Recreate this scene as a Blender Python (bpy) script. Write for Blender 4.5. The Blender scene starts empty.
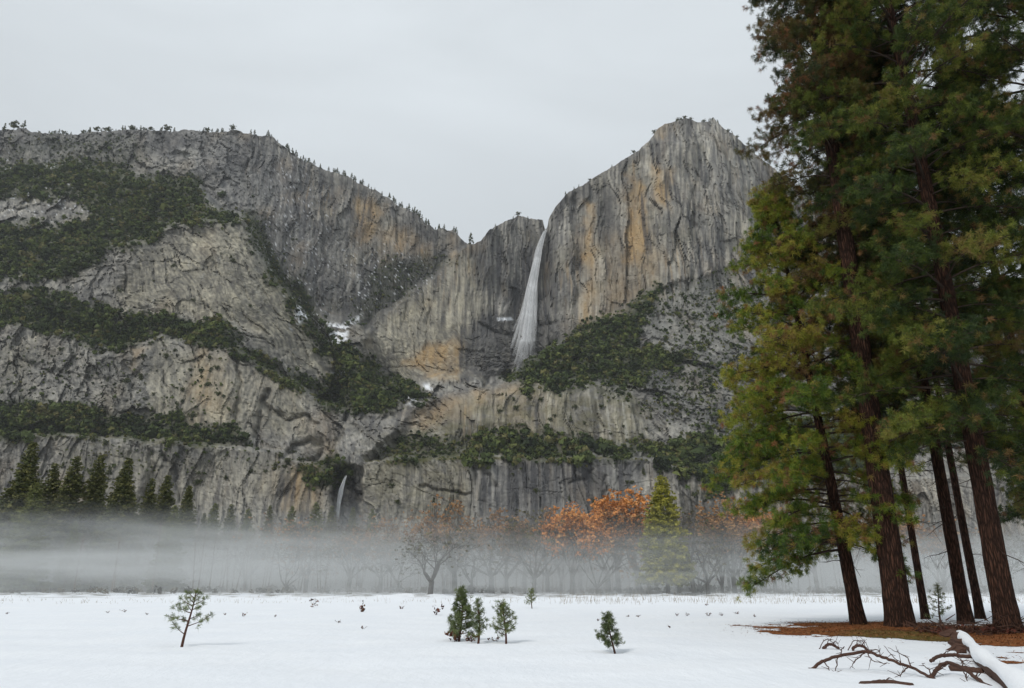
import bpy, math, random
import numpy as np
from mathutils import Vector

SC = bpy.context.scene
COL = SC.collection
R = math.radians
random.seed(7)
rng = np.random.default_rng(7)

# ------------------------------------------------------------------ camera
F = 740.0                 # focal length in pixels of a 1024 wide frame
PITCH = math.atan((585.0 - 344.0) / F)
EYE = 1.55
CP, SP = math.cos(PITCH), math.sin(PITCH)
cam = bpy.data.cameras.new('camera')
cam.sensor_width = 36.0
cam.lens = 36.0 * F / 1024.0
cam.clip_start = 0.1
cam.clip_end = 20000
camo = bpy.data.objects.new('camera', cam)
COL.objects.link(camo)
camo.location = (0, 0, EYE)
camo.rotation_euler = (math.pi / 2 + PITCH, 0, 0)
SC.camera = camo


def at(px, py, Y):
    """world point at forward distance Y seen where the photo has (px, py)"""
    px = np.asarray(px, float); py = np.asarray(py, float); Y = np.asarray(Y, float)
    a = (px - 512.0) / F
    b = (344.0 - py) / F
    dy = CP - b * SP
    dz = SP + b * CP
    s = Y / dy
    return np.stack([a * s, Y + 0 * s, EYE + dz * s], -1)


def ground_y(py, z=0.0):
    b = (344.0 - py) / F
    return (EYE - z) * (CP - b * SP) / -(SP + b * CP)


# ------------------------------------------------------------------ noise
_perm = np.random.default_rng(11).permutation(256).astype(np.int64)
_perm = np.concatenate([_perm, _perm, _perm])
_g = np.random.default_rng(12).normal(size=(256, 3)); _g /= np.linalg.norm(_g, axis=1)[:, None]


def perlin(x, y, z=None, seed=0):
    x = np.asarray(x, float) + seed * 17.31; y = np.asarray(y, float) + seed * 7.77
    z = np.zeros_like(x) + seed * 3.17 if z is None else np.asarray(z, float) + seed * 3.17
    xi = np.floor(x).astype(np.int64); yi = np.floor(y).astype(np.int64); zi = np.floor(z).astype(np.int64)
    fx, fy, fz = x - xi, y - yi, z - zi
    u = fx * fx * fx * (fx * (fx * 6 - 15) + 10); v = fy * fy * fy * (fy * (fy * 6 - 15) + 10); w = fz * fz * fz * (fz * (fz * 6 - 15) + 10)
    xi &= 255; yi &= 255; zi &= 255

    def gr(dx, dy, dz):
        h = _perm[_perm[_perm[(xi + dx) & 255] + ((yi + dy) & 255)] + ((zi + dz) & 255)]
        g = _g[h]
        return g[..., 0] * (fx - dx) + g[..., 1] * (fy - dy) + g[..., 2] * (fz - dz)
    x00 = gr(0, 0, 0) * (1 - u) + gr(1, 0, 0) * u
    x10 = gr(0, 1, 0) * (1 - u) + gr(1, 1, 0) * u
    x01 = gr(0, 0, 1) * (1 - u) + gr(1, 0, 1) * u
    x11 = gr(0, 1, 1) * (1 - u) + gr(1, 1, 1) * u
    return ((x00 * (1 - v) + x10 * v) * (1 - w) + (x01 * (1 - v) + x11 * v) * w) * 1.6


def fbm(x, y, z=None, oct=4, seed=0, gain=0.5, lac=2.03):
    s = 0; a = 1.0; f = 1.0; t = 0
    for k in range(oct):
        s = s + a * perlin(x * f, y * f, None if z is None else z * f, seed + k * 5)
        t += a; a *= gain; f *= lac
    return s / t


def ridged(x, y, z=None, oct=3, seed=0):
    s = 0; a = 1.0; f = 1.0; t = 0
    for k in range(oct):
        s = s + a * (1 - 2 * np.abs(perlin(x * f, y * f, None if z is None else z * f, seed + k * 5)))
        t += a; a *= 0.5; f *= 2.1
    return s / t


def sstep(a, b, x):
    t = np.clip((x - a) / (b - a), 0, 1)
    return t * t * (3 - 2 * t)


def poly_sd(px, py, poly):
    """signed distance (positive inside) to a closed outline"""
    P = np.asarray(poly, float)
    d = np.full(px.shape, 1e9); ins = np.zeros(px.shape, bool)
    for i in range(len(P)):
        a = P[i]; b = P[(i + 1) % len(P)]
        ex, ey = b - a
        wx, wy = px - a[0], py - a[1]
        t = np.clip((wx * ex + wy * ey) / (ex * ex + ey * ey + 1e-9), 0, 1)
        d = np.minimum(d, (wx - ex * t) ** 2 + (wy - ey * t) ** 2)
        c = ((a[1] > py) != (b[1] > py))
        xc = a[0] + (py - a[1]) * ex / (ey if abs(ey) > 1e-9 else 1e-9)
        ins ^= c & (px < xc)
    d = np.sqrt(d)
    return np.where(ins, d, -d)


def line_sd(px, py, pts):
    """distance to an open polyline and the parameter along it"""
    P = np.asarray(pts, float)
    d = np.full(px.shape, 1e9)
    for i in range(len(P) - 1):
        a = P[i]; b = P[i + 1]
        ex, ey = b - a
        wx, wy = px - a[0], py - a[1]
        t = np.clip((wx * ex + wy * ey) / (ex * ex + ey * ey + 1e-9), 0, 1)
        d = np.minimum(d, (wx - ex * t) ** 2 + (wy - ey * t) ** 2)
    return np.sqrt(d)


# ------------------------------------------------------------------ mesh helpers
def np_mesh(name, V, Fa, attrs=None, cols=None, smooth=False):
    """V (n,3), Fa list of (m,k) int arrays (k = 3 or 4)"""
    if not isinstance(Fa, (list, tuple)):
        Fa = [Fa]
    Fa = [np.asarray(f, np.int32) for f in Fa if len(f)]
    me = bpy.data.meshes.new(name)
    me.vertices.add(len(V)); me.vertices.foreach_set('co', np.asarray(V, np.float32).ravel())
    loops = np.concatenate([f.ravel() for f in Fa])
    counts = np.concatenate([np.full(len(f), f.shape[1], np.int32) for f in Fa])
    me.loops.add(len(loops)); me.loops.foreach_set('vertex_index', loops)
    me.polygons.add(len(counts))
    starts = np.concatenate([[0], np.cumsum(counts)[:-1]]).astype(np.int32)
    me.polygons.foreach_set('loop_start', starts)
    me.polygons.foreach_set('loop_total', counts)
    me.update(calc_edges=True)
    me.polygons.foreach_set('use_smooth', np.full(len(counts), smooth, bool))
    for k, v in (attrs or {}).items():
        at_ = me.attributes.new(k, 'FLOAT', 'POINT'); at_.data.foreach_set('value', np.asarray(v, np.float32).ravel())
    for k, v in (cols or {}).items():
        at_ = me.attributes.new(k, 'FLOAT_VECTOR', 'POINT'); at_.data.foreach_set('vector', np.asarray(v, np.float32).ravel())
    me.validate()
    return me


def link(name, me, mat, parent=None, label=None, cat=None, group=None, kind=None, loc=None):
    o = bpy.data.objects.new(name, me)
    COL.objects.link(o)
    if me is not None and mat is not None and not me.materials:
        me.materials.append(mat)
    if parent is not None:
        o.parent = parent
    if loc is not None:
        o.location = loc
    tag(o, label, cat, group, kind)
    return o


def tag(o, label=None, cat=None, group=None, kind=None):
    if label: o['label'] = label
    if cat: o['category'] = cat
    if group: o['group'] = group
    if kind: o['kind'] = kind


def thing(name, label, cat, loc=(0, 0, 0), rz=0.0, group=None):
    o = bpy.data.objects.new(name, None)
    o.empty_display_size = 0.3
    COL.objects.link(o)
    o.location = loc; o.rotation_euler = (0, 0, rz)
    tag(o, label, cat, group)
    return o


def dup(root, loc, rz=0.0, scale=1.0, label=None, group=None):
    r = root.copy(); COL.objects.link(r)
    r.location = loc; r.rotation_euler = (0, 0, rz)
    r.scale = (scale, scale, scale) if not hasattr(scale, '__len__') else scale
    if label: r['label'] = label
    if group: r['group'] = group
    for ch in list(root.children):
        c = ch.copy(); COL.objects.link(c); c.parent = r
        for g in ch.children:
            d = g.copy(); COL.objects.link(d); d.parent = c
    return r


def prisms(P0, P1, R0, R1, n=4):
    """independent open tapered tubes, one per segment"""
    P0 = np.asarray(P0, float); P1 = np.asarray(P1, float)
    R0 = np.asarray(R0, float); R1 = np.asarray(R1, float)
    d = P1 - P0; L = np.linalg.norm(d, axis=1)[:, None] + 1e-9; d = d / L
    ref = np.where(np.abs(d[:, 2:3]) < 0.9, np.array([[0, 0, 1.0]]), np.array([[1.0, 0, 0]]))
    u = np.cross(d, ref); u /= np.linalg.norm(u, axis=1)[:, None] + 1e-9
    v = np.cross(d, u)
    k = np.arange(n) * 2 * np.pi / n
    ring = u[:, None, :] * np.cos(k)[None, :, None] + v[:, None, :] * np.sin(k)[None, :, None]
    A = P0[:, None, :] + ring * R0[:, None, None]
    B = P1[:, None, :] + ring * R1[:, None, None]
    V = np.concatenate([A, B], 1).reshape(-1, 3)
    m = len(P0)
    base = (np.arange(m) * 2 * n)[:, None]
    i = np.arange(n)[None, :]; j = (i + 1) % n
    Q = np.stack([base + i, base + j, base + n + j, base + n + i], -1).reshape(-1, 4)
    return V, Q


def loft(pts, radii, n=10, cap=True, rfun=None):
    """one closed tube through pts"""
    P = np.asarray(pts, float); m = len(P)
    T = np.gradient(P, axis=0); T /= np.linalg.norm(T, axis=1)[:, None] + 1e-9
    u = np.cross(T[0], [0.31, 0.2, 0.93]); u /= np.linalg.norm(u)
    V = []; k = np.arange(n) * 2 * np.pi / n
    for i in range(m):
        u = u - T[i] * np.dot(u, T[i]); u /= np.linalg.norm(u) + 1e-9
        v = np.cross(T[i], u)
        r = np.full(n, radii[i]) if rfun is None else radii[i] * rfun(i, k)
        V.append(P[i] + (u * np.cos(k)[:, None] + v * np.sin(k)[:, None]) * r[:, None])
    V = np.concatenate(V)
    i = np.arange(n); j = (i + 1) % n
    Q = np.concatenate([np.stack([r * n + i, r * n + j, (r + 1) * n + j, (r + 1) * n + i], -1) for r in range(m - 1)])
    T3 = []
    if cap:
        V = np.concatenate([V, P[:1], P[-1:]])
        a, b = m * n, m * n + 1
        T3 = np.concatenate([np.stack([np.full(n, a), j, i], -1), np.stack([np.full(n, b), (m - 1) * n + i, (m - 1) * n + j], -1)])
    return V, Q, T3


def merge(parts):
    """parts: list of (V, [faces...]) -> V, [quads], [tris]"""
    Vs, Qs, Ts = [], [], []; off = 0
    for V, fs in parts:
        for f in fs:
            f = np.asarray(f)
            if len(f) == 0: continue
            (Qs if f.shape[1] == 4 else Ts).append(f + off)
        Vs.append(V); off += len(V)
    out = []
    if Qs: out.append(np.concatenate(Qs))
    if Ts: out.append(np.concatenate(Ts))
    return np.concatenate(Vs), out


# ------------------------------------------------------------------ material helpers
class NT:
    def __init__(self, name):
        self.m = bpy.data.materials.new(name); self.m.use_nodes = True
        self.t = self.m.node_tree; self.t.nodes.clear()
        self.out = self.t.nodes.new('ShaderNodeOutputMaterial')

    def n(self, typ, **kw):
        nd = self.t.nodes.new(typ)
        for k, v in kw.items():
            if k.startswith('i_'):
                nd.inputs[int(k[2:])].default_value = v
            elif hasattr(nd, k):
                setattr(nd, k, v)
            else:
                nd.inputs[k.replace('_', ' ')].default_value = v
        return nd

    def l(self, a, b):
        self.t.links.new(a, b)

    def attr(self, name):
        return self.n('ShaderNodeAttribute', attribute_name=name)

    def mix(self, fac, a, b, mode='MIX'):
        nd = self.n('ShaderNodeMix', data_type='RGBA', blend_type=mode)
        for s, v in ((nd.inputs[0], fac), (nd.inputs[6], a), (nd.inputs[7], b)):
            if hasattr(v, 'links'): self.l(v, s)
            elif isinstance(v, (int, float)): s.default_value = v
            else: s.default_value = (*v, 1.0)
        return nd.outputs[2]

    def math(self, op, a, b=0.0, c=None, clamp=False):
        nd = self.n('ShaderNodeMath', operation=op, use_clamp=clamp)
        for s, v in zip(nd.inputs, (a, b, c)):
            if v is None: continue
            if hasattr(v, 'links'): self.l(v, s)
            else: s.default_value = v
        return nd.outputs[0]

    def noise(self, scale, detail=4, rough=0.55, vec=None, sc=None, dist=0.0):
        nd = self.n('ShaderNodeTexNoise'); nd.inputs['Scale'].default_value = scale
        nd.inputs['Detail'].default_value = detail; nd.inputs['Roughness'].default_value = rough
        nd.inputs['Distortion'].default_value = dist
        if vec is None:
            g = self.n('ShaderNodeTexCoord'); vec = g.outputs['Object']
        if sc is not None:
            mp = self.n('ShaderNodeMapping'); mp.inputs['Scale'].default_value = sc
            self.l(vec, mp.inputs['Vector']); vec = mp.outputs['Vector']
        self.l(vec, nd.inputs['Vector'])
        return nd.outputs['Fac']

    def ramp(self, fac, stops):
        nd = self.n('ShaderNodeValToRGB')
        e = nd.color_ramp.elements
        while len(e) < len(stops): e.new(0.5)
        for el, (p, c) in zip(e, stops):
            el.position = p; el.color = (*c, 1.0) if len(c) == 3 else c
        self.l(fac, nd.inputs[0])
        return nd.outputs[0]

    def bsdf(self, color, rough=0.9, spec=0.2, normal=None, **kw):
        b = self.n('ShaderNodeBsdfPrincipled')
        if hasattr(color, 'links'): self.l(color, b.inputs['Base Color'])
        else: b.inputs['Base Color'].default_value = (*color, 1.0)
        b.inputs['Roughness'].default_value = rough
        b.inputs['Specular IOR Level'].default_value = spec
        if normal is not None: self.l(normal, b.inputs['Normal'])
        for k, v in kw.items(): b.inputs[k.replace('_', ' ')].default_value = v
        self.l(b.outputs[0], self.out.inputs['Surface'])
        return b

    def bump(self, h, strength=0.5, dist=0.1):
        b = self.n('ShaderNodeBump'); b.inputs['Strength'].default_value = strength
        b.inputs['Distance'].default_value = dist
        self.l(h, b.inputs['Height'])
        return b.outputs[0]


# ------------------------------------------------------------------ light: overcast daylight
SUN_EL, SUN_AZ = R(44), R(222)        # high, behind the camera and to the left
w = bpy.data.worlds.new('World'); SC.world = w
w.use_nodes = True
t = w.node_tree; t.nodes.clear()
wo = t.nodes.new('ShaderNodeOutputWorld'); bg = t.nodes.new('ShaderNodeBackground')
bg.inputs['Strength'].default_value = 0.097
sky = t.nodes.new('ShaderNodeTexSky'); sky.sky_type = 'NISHITA'; sky.sun_disc = False
sky.sun_elevation = SUN_EL; sky.sun_rotation = SUN_AZ
sky.air_density = 1.0; sky.dust_density = 4.0; sky.ozone_density = 1.0
tc = t.nodes.new('ShaderNodeTexCoord')
sep = t.nodes.new('ShaderNodeSeparateXYZ'); t.links.new(tc.outputs['Generated'], sep.inputs[0])
# overcast brightness: the zenith of a cloud deck is brighter than its horizon
mr = t.nodes.new('ShaderNodeMapRange'); mr.inputs['From Min'].default_value = 0.0; mr.inputs['From Max'].default_value = 1.0
mr.inputs['To Min'].default_value = 5.4; mr.inputs['To Max'].default_value = 9.0
t.links.new(sep.outputs['Z'], mr.inputs['Value'])
mp = t.nodes.new('ShaderNodeMapping'); mp.inputs['Scale'].default_value = (1.2, 1.2, 3.2)
t.links.new(tc.outputs['Generated'], mp.inputs['Vector'])
cn = t.nodes.new('ShaderNodeTexNoise'); cn.inputs['Scale'].default_value = 1.6; cn.inputs['Detail'].default_value = 5; cn.inputs['Roughness'].default_value = 0.5
cn.inputs['Distortion'].default_value = 0.5
t.links.new(mp.outputs['Vector'], cn.inputs['Vector'])
cm = t.nodes.new('ShaderNodeMapRange'); cm.inputs['From Min'].default_value = 0.25; cm.inputs['From Max'].default_value = 0.75
cm.inputs['To Min'].default_value = 0.88; cm.inputs['To Max'].default_value = 1.1
t.links.new(cn.outputs['Fac'], cm.inputs['Value'])
mu = t.nodes.new('ShaderNodeMath'); mu.operation = 'MULTIPLY'
t.links.new(mr.outputs[0], mu.inputs[0]); t.links.new(cm.outputs[0], mu.inputs[1])
gc = t.nodes.new('ShaderNodeVectorMath'); gc.operation = 'SCALE'; gc.inputs[0].default_value = (0.92, 0.988, 1.035)
t.links.new(mu.outputs[0], gc.inputs['Scale'])
mx = t.nodes.new('ShaderNodeMix'); mx.data_type = 'RGBA'; mx.inputs[0].default_value = 0.94
t.links.new(sky.outputs[0], mx.inputs[6]); t.links.new(gc.outputs[0], mx.inputs[7])
t.links.new(mx.outputs[2], bg.inputs['Color']); t.links.new(bg.outputs[0], wo.inputs['Surface'])

sl = bpy.data.lights.new('sun', 'SUN'); sl.energy = 1.5; sl.angle = R(14); sl.color = (1.0, 0.96, 0.9)
so = bpy.data.objects.new('sun', sl); COL.objects.link(so)
# direction to the sun: Nishita rotation is measured from +Y clockwise towards +X
sd = Vector((math.sin(SUN_AZ) * math.cos(SUN_EL), math.cos(SUN_AZ) * math.cos(SUN_EL), math.sin(SUN_EL)))
so.rotation_euler = sd.to_track_quat('Z', 'Y').to_euler()
so.location = sd * 100
vs = SC.view_settings
vs.view_transform = 'Standard'; vs.look = 'None'; vs.gamma = 1.0; vs.exposure = 0.12; vs.use_curve_mapping = False
SC.cycles.max_bounces = 6; SC.cycles.diffuse_bounces = 2; SC.cycles.volume_bounces = 1
SC.cycles.transparent_max_bounces = 12
SC.cycles.volume_step_rate = 1.0
# ------------------------------------------------------------------ the granite wall across the valley
SKY = [(-260, 128), (-60, 126), (0, 129), (29, 130), (49, 134), (77, 135), (87, 131), (122, 130), (174, 131), (200, 131), (229, 131),
       (241, 132), (273, 138), (285, 147), (300, 160), (326, 170), (346, 176), (370, 189), (390, 198), (411, 211), (431, 226),
       (435, 231), (440, 227), (452, 229), (458, 235), (465, 243), (470, 244), (481, 240), (490, 230), (502, 222), (518, 216),
       (534, 220), (543, 220), (544.5, 229), (547, 229), (549, 218), (557, 205), (565, 195), (574, 188), (581, 186), (596, 176), (615, 166),
       (632, 153), (638, 150), (649, 141), (657, 130), (665, 123), (684, 119), (702, 123), (709, 121), (715, 118), (724, 128),
       (737, 138), (752, 151), (800, 190), (860, 230), (1000, 292), (1300, 350)]
SKY = np.array(SKY, float)
VEG_POLYS = [  # (outline in the photo's pixels, density, mean size m)
    ([(-40, 172), (40, 165), (75, 160), (120, 170), (160, 178), (192, 180), (214, 205), (238, 216), (232, 222), (186, 219), (160, 232), (139, 242), (102, 250), (88, 262), (60, 272), (-40, 280), (-40, 232), (60, 226), (100, 212), (70, 190), (20, 196), (-40, 195)], 1.0, 3.6),
    ([(-40, 304), (0, 300), (40, 293), (70, 300), (110, 312), (150, 320), (200, 322), (228, 328), (242, 342), (232, 346), (200, 336), (160, 335), (110, 348), (60, 330), (30, 322), (-40, 320)], 1.0, 3.2),
    ([(-40, 404), (60, 408), (110, 416), (180, 424), (236, 432), (244, 444), (200, 440), (130, 434), (60, 432), (-40, 440)], 0.9, 2.8),
    ([(228, 336), (262, 354), (290, 374), (316, 388), (346, 402), (352, 410), (330, 404), (300, 388), (262, 366), (234, 344)], 0.9, 2.6),
    ([(322, 348), (342, 352), (356, 352), (364, 362), (392, 376), (412, 386), (424, 398), (404, 400), (384, 404), (362, 408), (340, 396), (326, 386), (346, 378), (338, 366)], 1.0, 3.4),
    ([(508, 378), (523, 364), (545, 354), (570, 340), (600, 322), (622, 312), (648, 296), (660, 292), (636, 318), (640, 350), (690, 356), (650, 368), (632, 384), (606, 378), (570, 384), (530, 384)], 0.85, 3.6),
    ([(472, 442), (500, 434), (540, 436), (570, 442), (596, 450), (588, 458), (540, 458), (500, 456), (470, 456)], 0.55, 4.6),
    ([(606, 446), (630, 442), (642, 456), (610, 458)], 1.0, 2.6),
    ([(648, 452), (690, 438), (722, 438), (760, 430), (860, 425), (860, 470), (720, 470), (690, 470), (660, 466)], 0.6, 4.8),
    ([(600, 392), (620, 384), (640, 400), (660, 402), (650, 414), (628, 408)], 0.35, 2.4),
    ([(700, 480), (730, 470), (760, 474), (730, 492), (706, 492)], 0.8, 2.4),
    ([(386, 448), (420, 436), (450, 440), (468, 448), (440, 456), (400, 460)], 0.6, 2.2),
    ([(648, 346), (720, 330), (760, 340), (760, 420), (700, 420), (650, 400), (640, 380)], 0.16, 2.0),
    ([(0, 138), (120, 138), (150, 150), (120, 168), (60, 160), (0, 165)], 0.22, 2.6),
    ([(300, 468), (330, 462), (352, 468), (348, 476), (318, 484)], 0.7, 2.4),
    ([(600, 322), (648, 294), (690, 280), (740, 262), (756, 300), (700, 340), (640, 330)], 0.16, 2.0),
    ([(246, 216), (258, 226), (270, 250), (292, 286), (314, 318), (336, 350), (346, 372), (338, 366), (318, 336), (300, 314), (280, 286), (262, 258), (252, 236)], 0.85, 2.6),
    ([(236, 170), (262, 190), (300, 240), (330, 320), (300, 300), (255, 230)], 0.05, 2.2),
    ([(640, 300), (690, 285), (744, 300), (744, 440), (690, 436), (650, 400)], 0.12, 3.0),
    ([(380, 262), (440, 252), (450, 262), (400, 298), (362, 326), (346, 322)], 0.3, 2.4),
    ([(60, 430), (250, 440), (290, 470), (60, 470)], 0.06, 1.8),
    ([(-20, 330), (120, 350), (230, 350), (240, 420), (0, 400)], 0.05, 2.0),
    ([(280, 300), (340, 300), (440, 250), (470, 262), (400, 300), (350, 330)], 0.05, 2.2),
]
SNOW_POLYS = [[(318, 322), (345, 323), (362, 316), (348, 330), (346, 342), (334, 345), (326, 336)], [(330, 370), (345, 368), (346, 378), (334, 376)],
              [(398, 396), (424, 394), (420, 404), (402, 405)], [(424, 384), (434, 384), (432, 390), (425, 389)],
              [(290, 330), (300, 300), (310, 315)]]

NC, NR = 1060, 350
cx = np.linspace(-170, 1120, NC)
sky_y = np.interp(cx, SKY[:, 0], SKY[:, 1])
jag = 1.5 * perlin(cx / 7.0, cx * 0, seed=3) + 1.1 * perlin(cx / 2.6, cx * 0, seed=4) + 2.2 * perlin(cx / 21, cx * 0, seed=5)
jag *= 1 - np.exp(-((cx - 546) / 9.0) ** 2)
sky_y = sky_y + jag * np.where(cx > 560, 0.75, 1.0)
tt = np.linspace(0, 1, NR)
PX = np.repeat(cx[None, :], NR, 0)
PY = sky_y[None, :] + (588.5 - sky_y[None, :]) * tt[:, None] ** 0.96


def soft(poly, w=2.5, wob=4.0, ox=0, seed=20):  # ox grows the outline
    qx = PX + wob * perlin(PX / 22, PY / 22, seed=seed) + wob * 0.4 * perlin(PX / 7, PY / 7, seed=seed + 1)
    qy = PY + wob * perlin(PX / 22, PY / 22, seed=seed + 2) + wob * 0.4 * perlin(PX / 7, PY / 7, seed=seed + 3)
    return sstep(-w, w, poly_sd(qx, qy, poly) + ox)


# forward distance of every region (metres)
D = 1330 + np.maximum(PX - 230, 0) * 0.75 - np.maximum(60 - PX, 0) * 0.2 + (330 - PY) * 0.55


def over(D, mask, d):
    return D * (1 - mask) + d * mask


# terrace ramp above the left dome
Tm = [(-300, 172), (40, 168), (75, 162), (120, 172), (160, 180), (192, 182), (218, 206), (244, 217), (240, 330), (-300, 330)]
D = over(D, soft(Tm, 3), 985 + (285 - PY) * 2.0)
# left dome buttress
Em = [(-300, 284), (0, 280), (40, 274), (58, 266), (85, 256), (102, 248), (139, 242), (166, 228), (186, 219), (209, 219), (232, 222), (246, 218), (255, 228), (263, 246), (270, 264),
      (287, 290), (307, 317), (327, 343), (340, 367), (346, 380), (350, 410), (330, 420), (-300, 420)]
D = over(D, soft(Em, 2.5), 950 + (320 - PY) * 0.35 + ((PX - 150) / 100.0) ** 2 * 14 + np.maximum(PX - 215, 0) ** 1.35 * 0.16)
# amphitheatre and headwall right of the gorge
Bm = [(468, 242), (455, 254), (440, 268), (424, 281), (410, 292), (396, 304), (385, 312), (372, 322), (363, 332), (358, 345), (362, 362), (385, 384), (460, 400), (1300, 420), (1300, 60), (468, 60)]
recess = np.exp(-((PX - 533) / 36.0) ** 2)
Bd = 1175 + (350 - PY) * 0.35 + 55 * recess - 70 * np.exp(-((PX - 690) / 70.0) ** 2) + np.maximum(PX - 740, 0) * 0.6 + 30 * np.exp(-((PX - 400) / 40.0) ** 2)
D = over(D, soft(Bm, 2.5), Bd)
# right rib of the headwall casting the corner left of the orange face
D = D - 16 * soft([(548, 214), (562, 196), (574, 186), (576, 330), (560, 360), (552, 300)], 5, 3) - 14 * soft([(648, 140), (740, 130), (760, 260), (690, 300), (652, 290)], 8, 8)
# talus and cliffs right of the gorge
Hm = [(316, 318), (352, 320), (366, 332), (362, 362), (385, 384), (440, 388), (470, 388), (414, 408), (394, 432), (364, 458), (356, 480), (322, 484), (336, 440), (348, 410), (346, 380), (326, 344)]
Hd = np.minimum(815 + (478 - PY) * 2.0, 1060 + (400 - PY) * 0.6)
D = over(D, soft(Hm, 4, 4, 14) * sstep(385, 400, PY + 0.5 * (PX - 400)), Hd)
Cm = [(352, 470), (362, 458), (392, 432), (412, 408), (450, 393), (500, 387), (512, 374), (523, 363), (545, 352), (572, 337), (600, 320), (622, 309), (647, 295), (690, 279), (740, 262), (860, 230), (1300, 180), (1300, 600), (352, 600)]
Cd = np.minimum(905 + (456 - PY) * 1.35, Bd - 6)
D = over(D, soft(Cm, 2.5), Cd)
D = over(D, soft([(455, 400), (505, 388), (570, 386), (606, 384), (640, 402), (648, 440), (600, 446), (560, 440), (500, 432), (450, 436)], 12, 5), 922 + (440 - PY) * 0.6)
# the gully floor
D = over(D, soft(Hm, 7, 5, 2), Hd)
# lower left buttress
Fm = [(-300, 322), (0, 322), (30, 322), (60, 330), (110, 346), (160, 338), (200, 338), (238, 346), (262, 366), (287, 380), (314, 396), (347, 411), (340, 440), (326, 470), (-300, 600)]
D = over(D, soft(Fm, 2.5), 865 + (440 - PY) * 0.5 + np.maximum(PX - 240, 0) * 0.25 + ((PX - 130) / 110.0) ** 2 * 10)
D = over(D, soft([(312, 470), (345, 466), (384, 468), (384, 640), (312, 640)], 4, 2), 846 + (540 - PY) * 0.25)
# lowest cliffs, left and right of the lower fall
Gm = [(-300, 438), (60, 434), (130, 438), (200, 444), (246, 450), (290, 456), (322, 464), (332, 474), (330, 640), (-300, 640)]
D = over(D, soft(Gm, 2.5), 800 + (540 - PY) * 0.30)
Dm = [(362, 462), (400, 458), (470, 457), (560, 459), (640, 457), (690, 470), (740, 474), (1300, 480), (1300, 640), (358, 640)]
D = over(D, soft(Dm, 2.2), 822 + (540 - PY) * 0.28)

W0 = at(PX, PY, D)
X, Y, Z = W0[..., 0], W0[..., 1], W0[..., 2]
# relief of the rock
right = sstep(440, 500, PX) * (1 - sstep(285, 330, PY)) + 0.75 * sstep(360, 420, PX) * sstep(440, 465, PY)
right = np.maximum(right, 0.6 * soft(Gm, 6, 4)); right = np.maximum(right, 0.45 * soft([(150, 345), (330, 392), (330, 440), (150, 430)], 14, 8))
right = np.maximum(right, 0.85 * soft([(452, 398), (505, 390), (570, 388), (606, 386), (640, 400), (648, 446), (560, 446), (500, 436), (446, 438)], 6, 5))
right = np.clip(right + 0.75 * sstep(236, 262, PX) * (1 - sstep(320, 350, PY)) * (1 - soft(Em, 4, 3)), 0, 1)
wx = X + 14 * perlin(X / 60, Z / 60, Y / 90, seed=30); wz = Z + 14 * perlin(X / 60, Z / 60, Y / 90, seed=31)
big = fbm(wx / 130, wz / 130, Y / 160, 3, seed=32)
vert = ridged(wx / 24, wz / 170, Y / 200, 3, seed=33)
vfine = perlin(wx / 6.0, wz / 60, Y / 60, seed=36) + 0.6 * perlin(wx / 3.0, wz / 40, Y / 60, seed=37)
# blocky fractured rock: tilted joints
c1, s1 = math.cos(0.55), math.sin(0.55)
dx_, dz_ = wx * c1 + wz * s1, -wx * s1 + wz * c1
blk = ridged(dx_ / 26, dz_ / 60, Y / 90, 3, seed=40)
blk2 = ridged((wx * c1 - wz * s1) / 17, (wx * s1 + wz * c1) / 40, Y / 90, 2, seed=43)
saw = (wz / 15 + 1.6 * fbm(wx / 50, wz / 50, Y / 90, 3, seed=45)); saw = saw - np.floor(saw)
fine = fbm(wx / 9, wz / 7, Y / 20, 4, seed=47, gain=0.62)
talus = soft([(520, 362), (600, 320), (647, 295), (740, 262), (1300, 180), (1300, 470), (700, 440), (650, 400), (640, 380), (600, 385)], 10, 8)
def facets(x, y, seed, tilt=0.5):
    """broken rock: every cell of a Voronoi pattern is its own tilted plane"""
    xi = np.floor(x).astype(np.int64); yi = np.floor(y).astype(np.int64)
    best = np.full(x.shape, 1e9); sec = np.full(x.shape, 1e9); val = np.zeros(x.shape); hid = np.zeros(x.shape)
    for ox in (-1, 0, 1):
        for oy in (-1, 0, 1):
            cxi, cyi = xi + ox, yi + oy
            h = _perm[_perm[(cxi + seed * 13) & 255] + ((cyi + seed * 29) & 255)]
            g = _g[h]; g2 = _g[(h * 7 + 31) & 255]
            fx = x - (cxi + 0.5 + g[..., 0] * 0.62); fy = y - (cyi + 0.5 + g[..., 1] * 0.62)
            d = fx * fx + fy * fy
            nv = g2[..., 2] * 0.5 + tilt * (g2[..., 0] * fx + g2[..., 1] * fy)
            closer = d < best
            sec = np.where(closer, best, np.minimum(sec, d))
            val = np.where(closer, nv, val); hid = np.where(closer, h / 255.0, hid); best = np.where(closer, d, best)
    edge = np.sqrt(sec) - np.sqrt(best)
    return val, edge, hid


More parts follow.
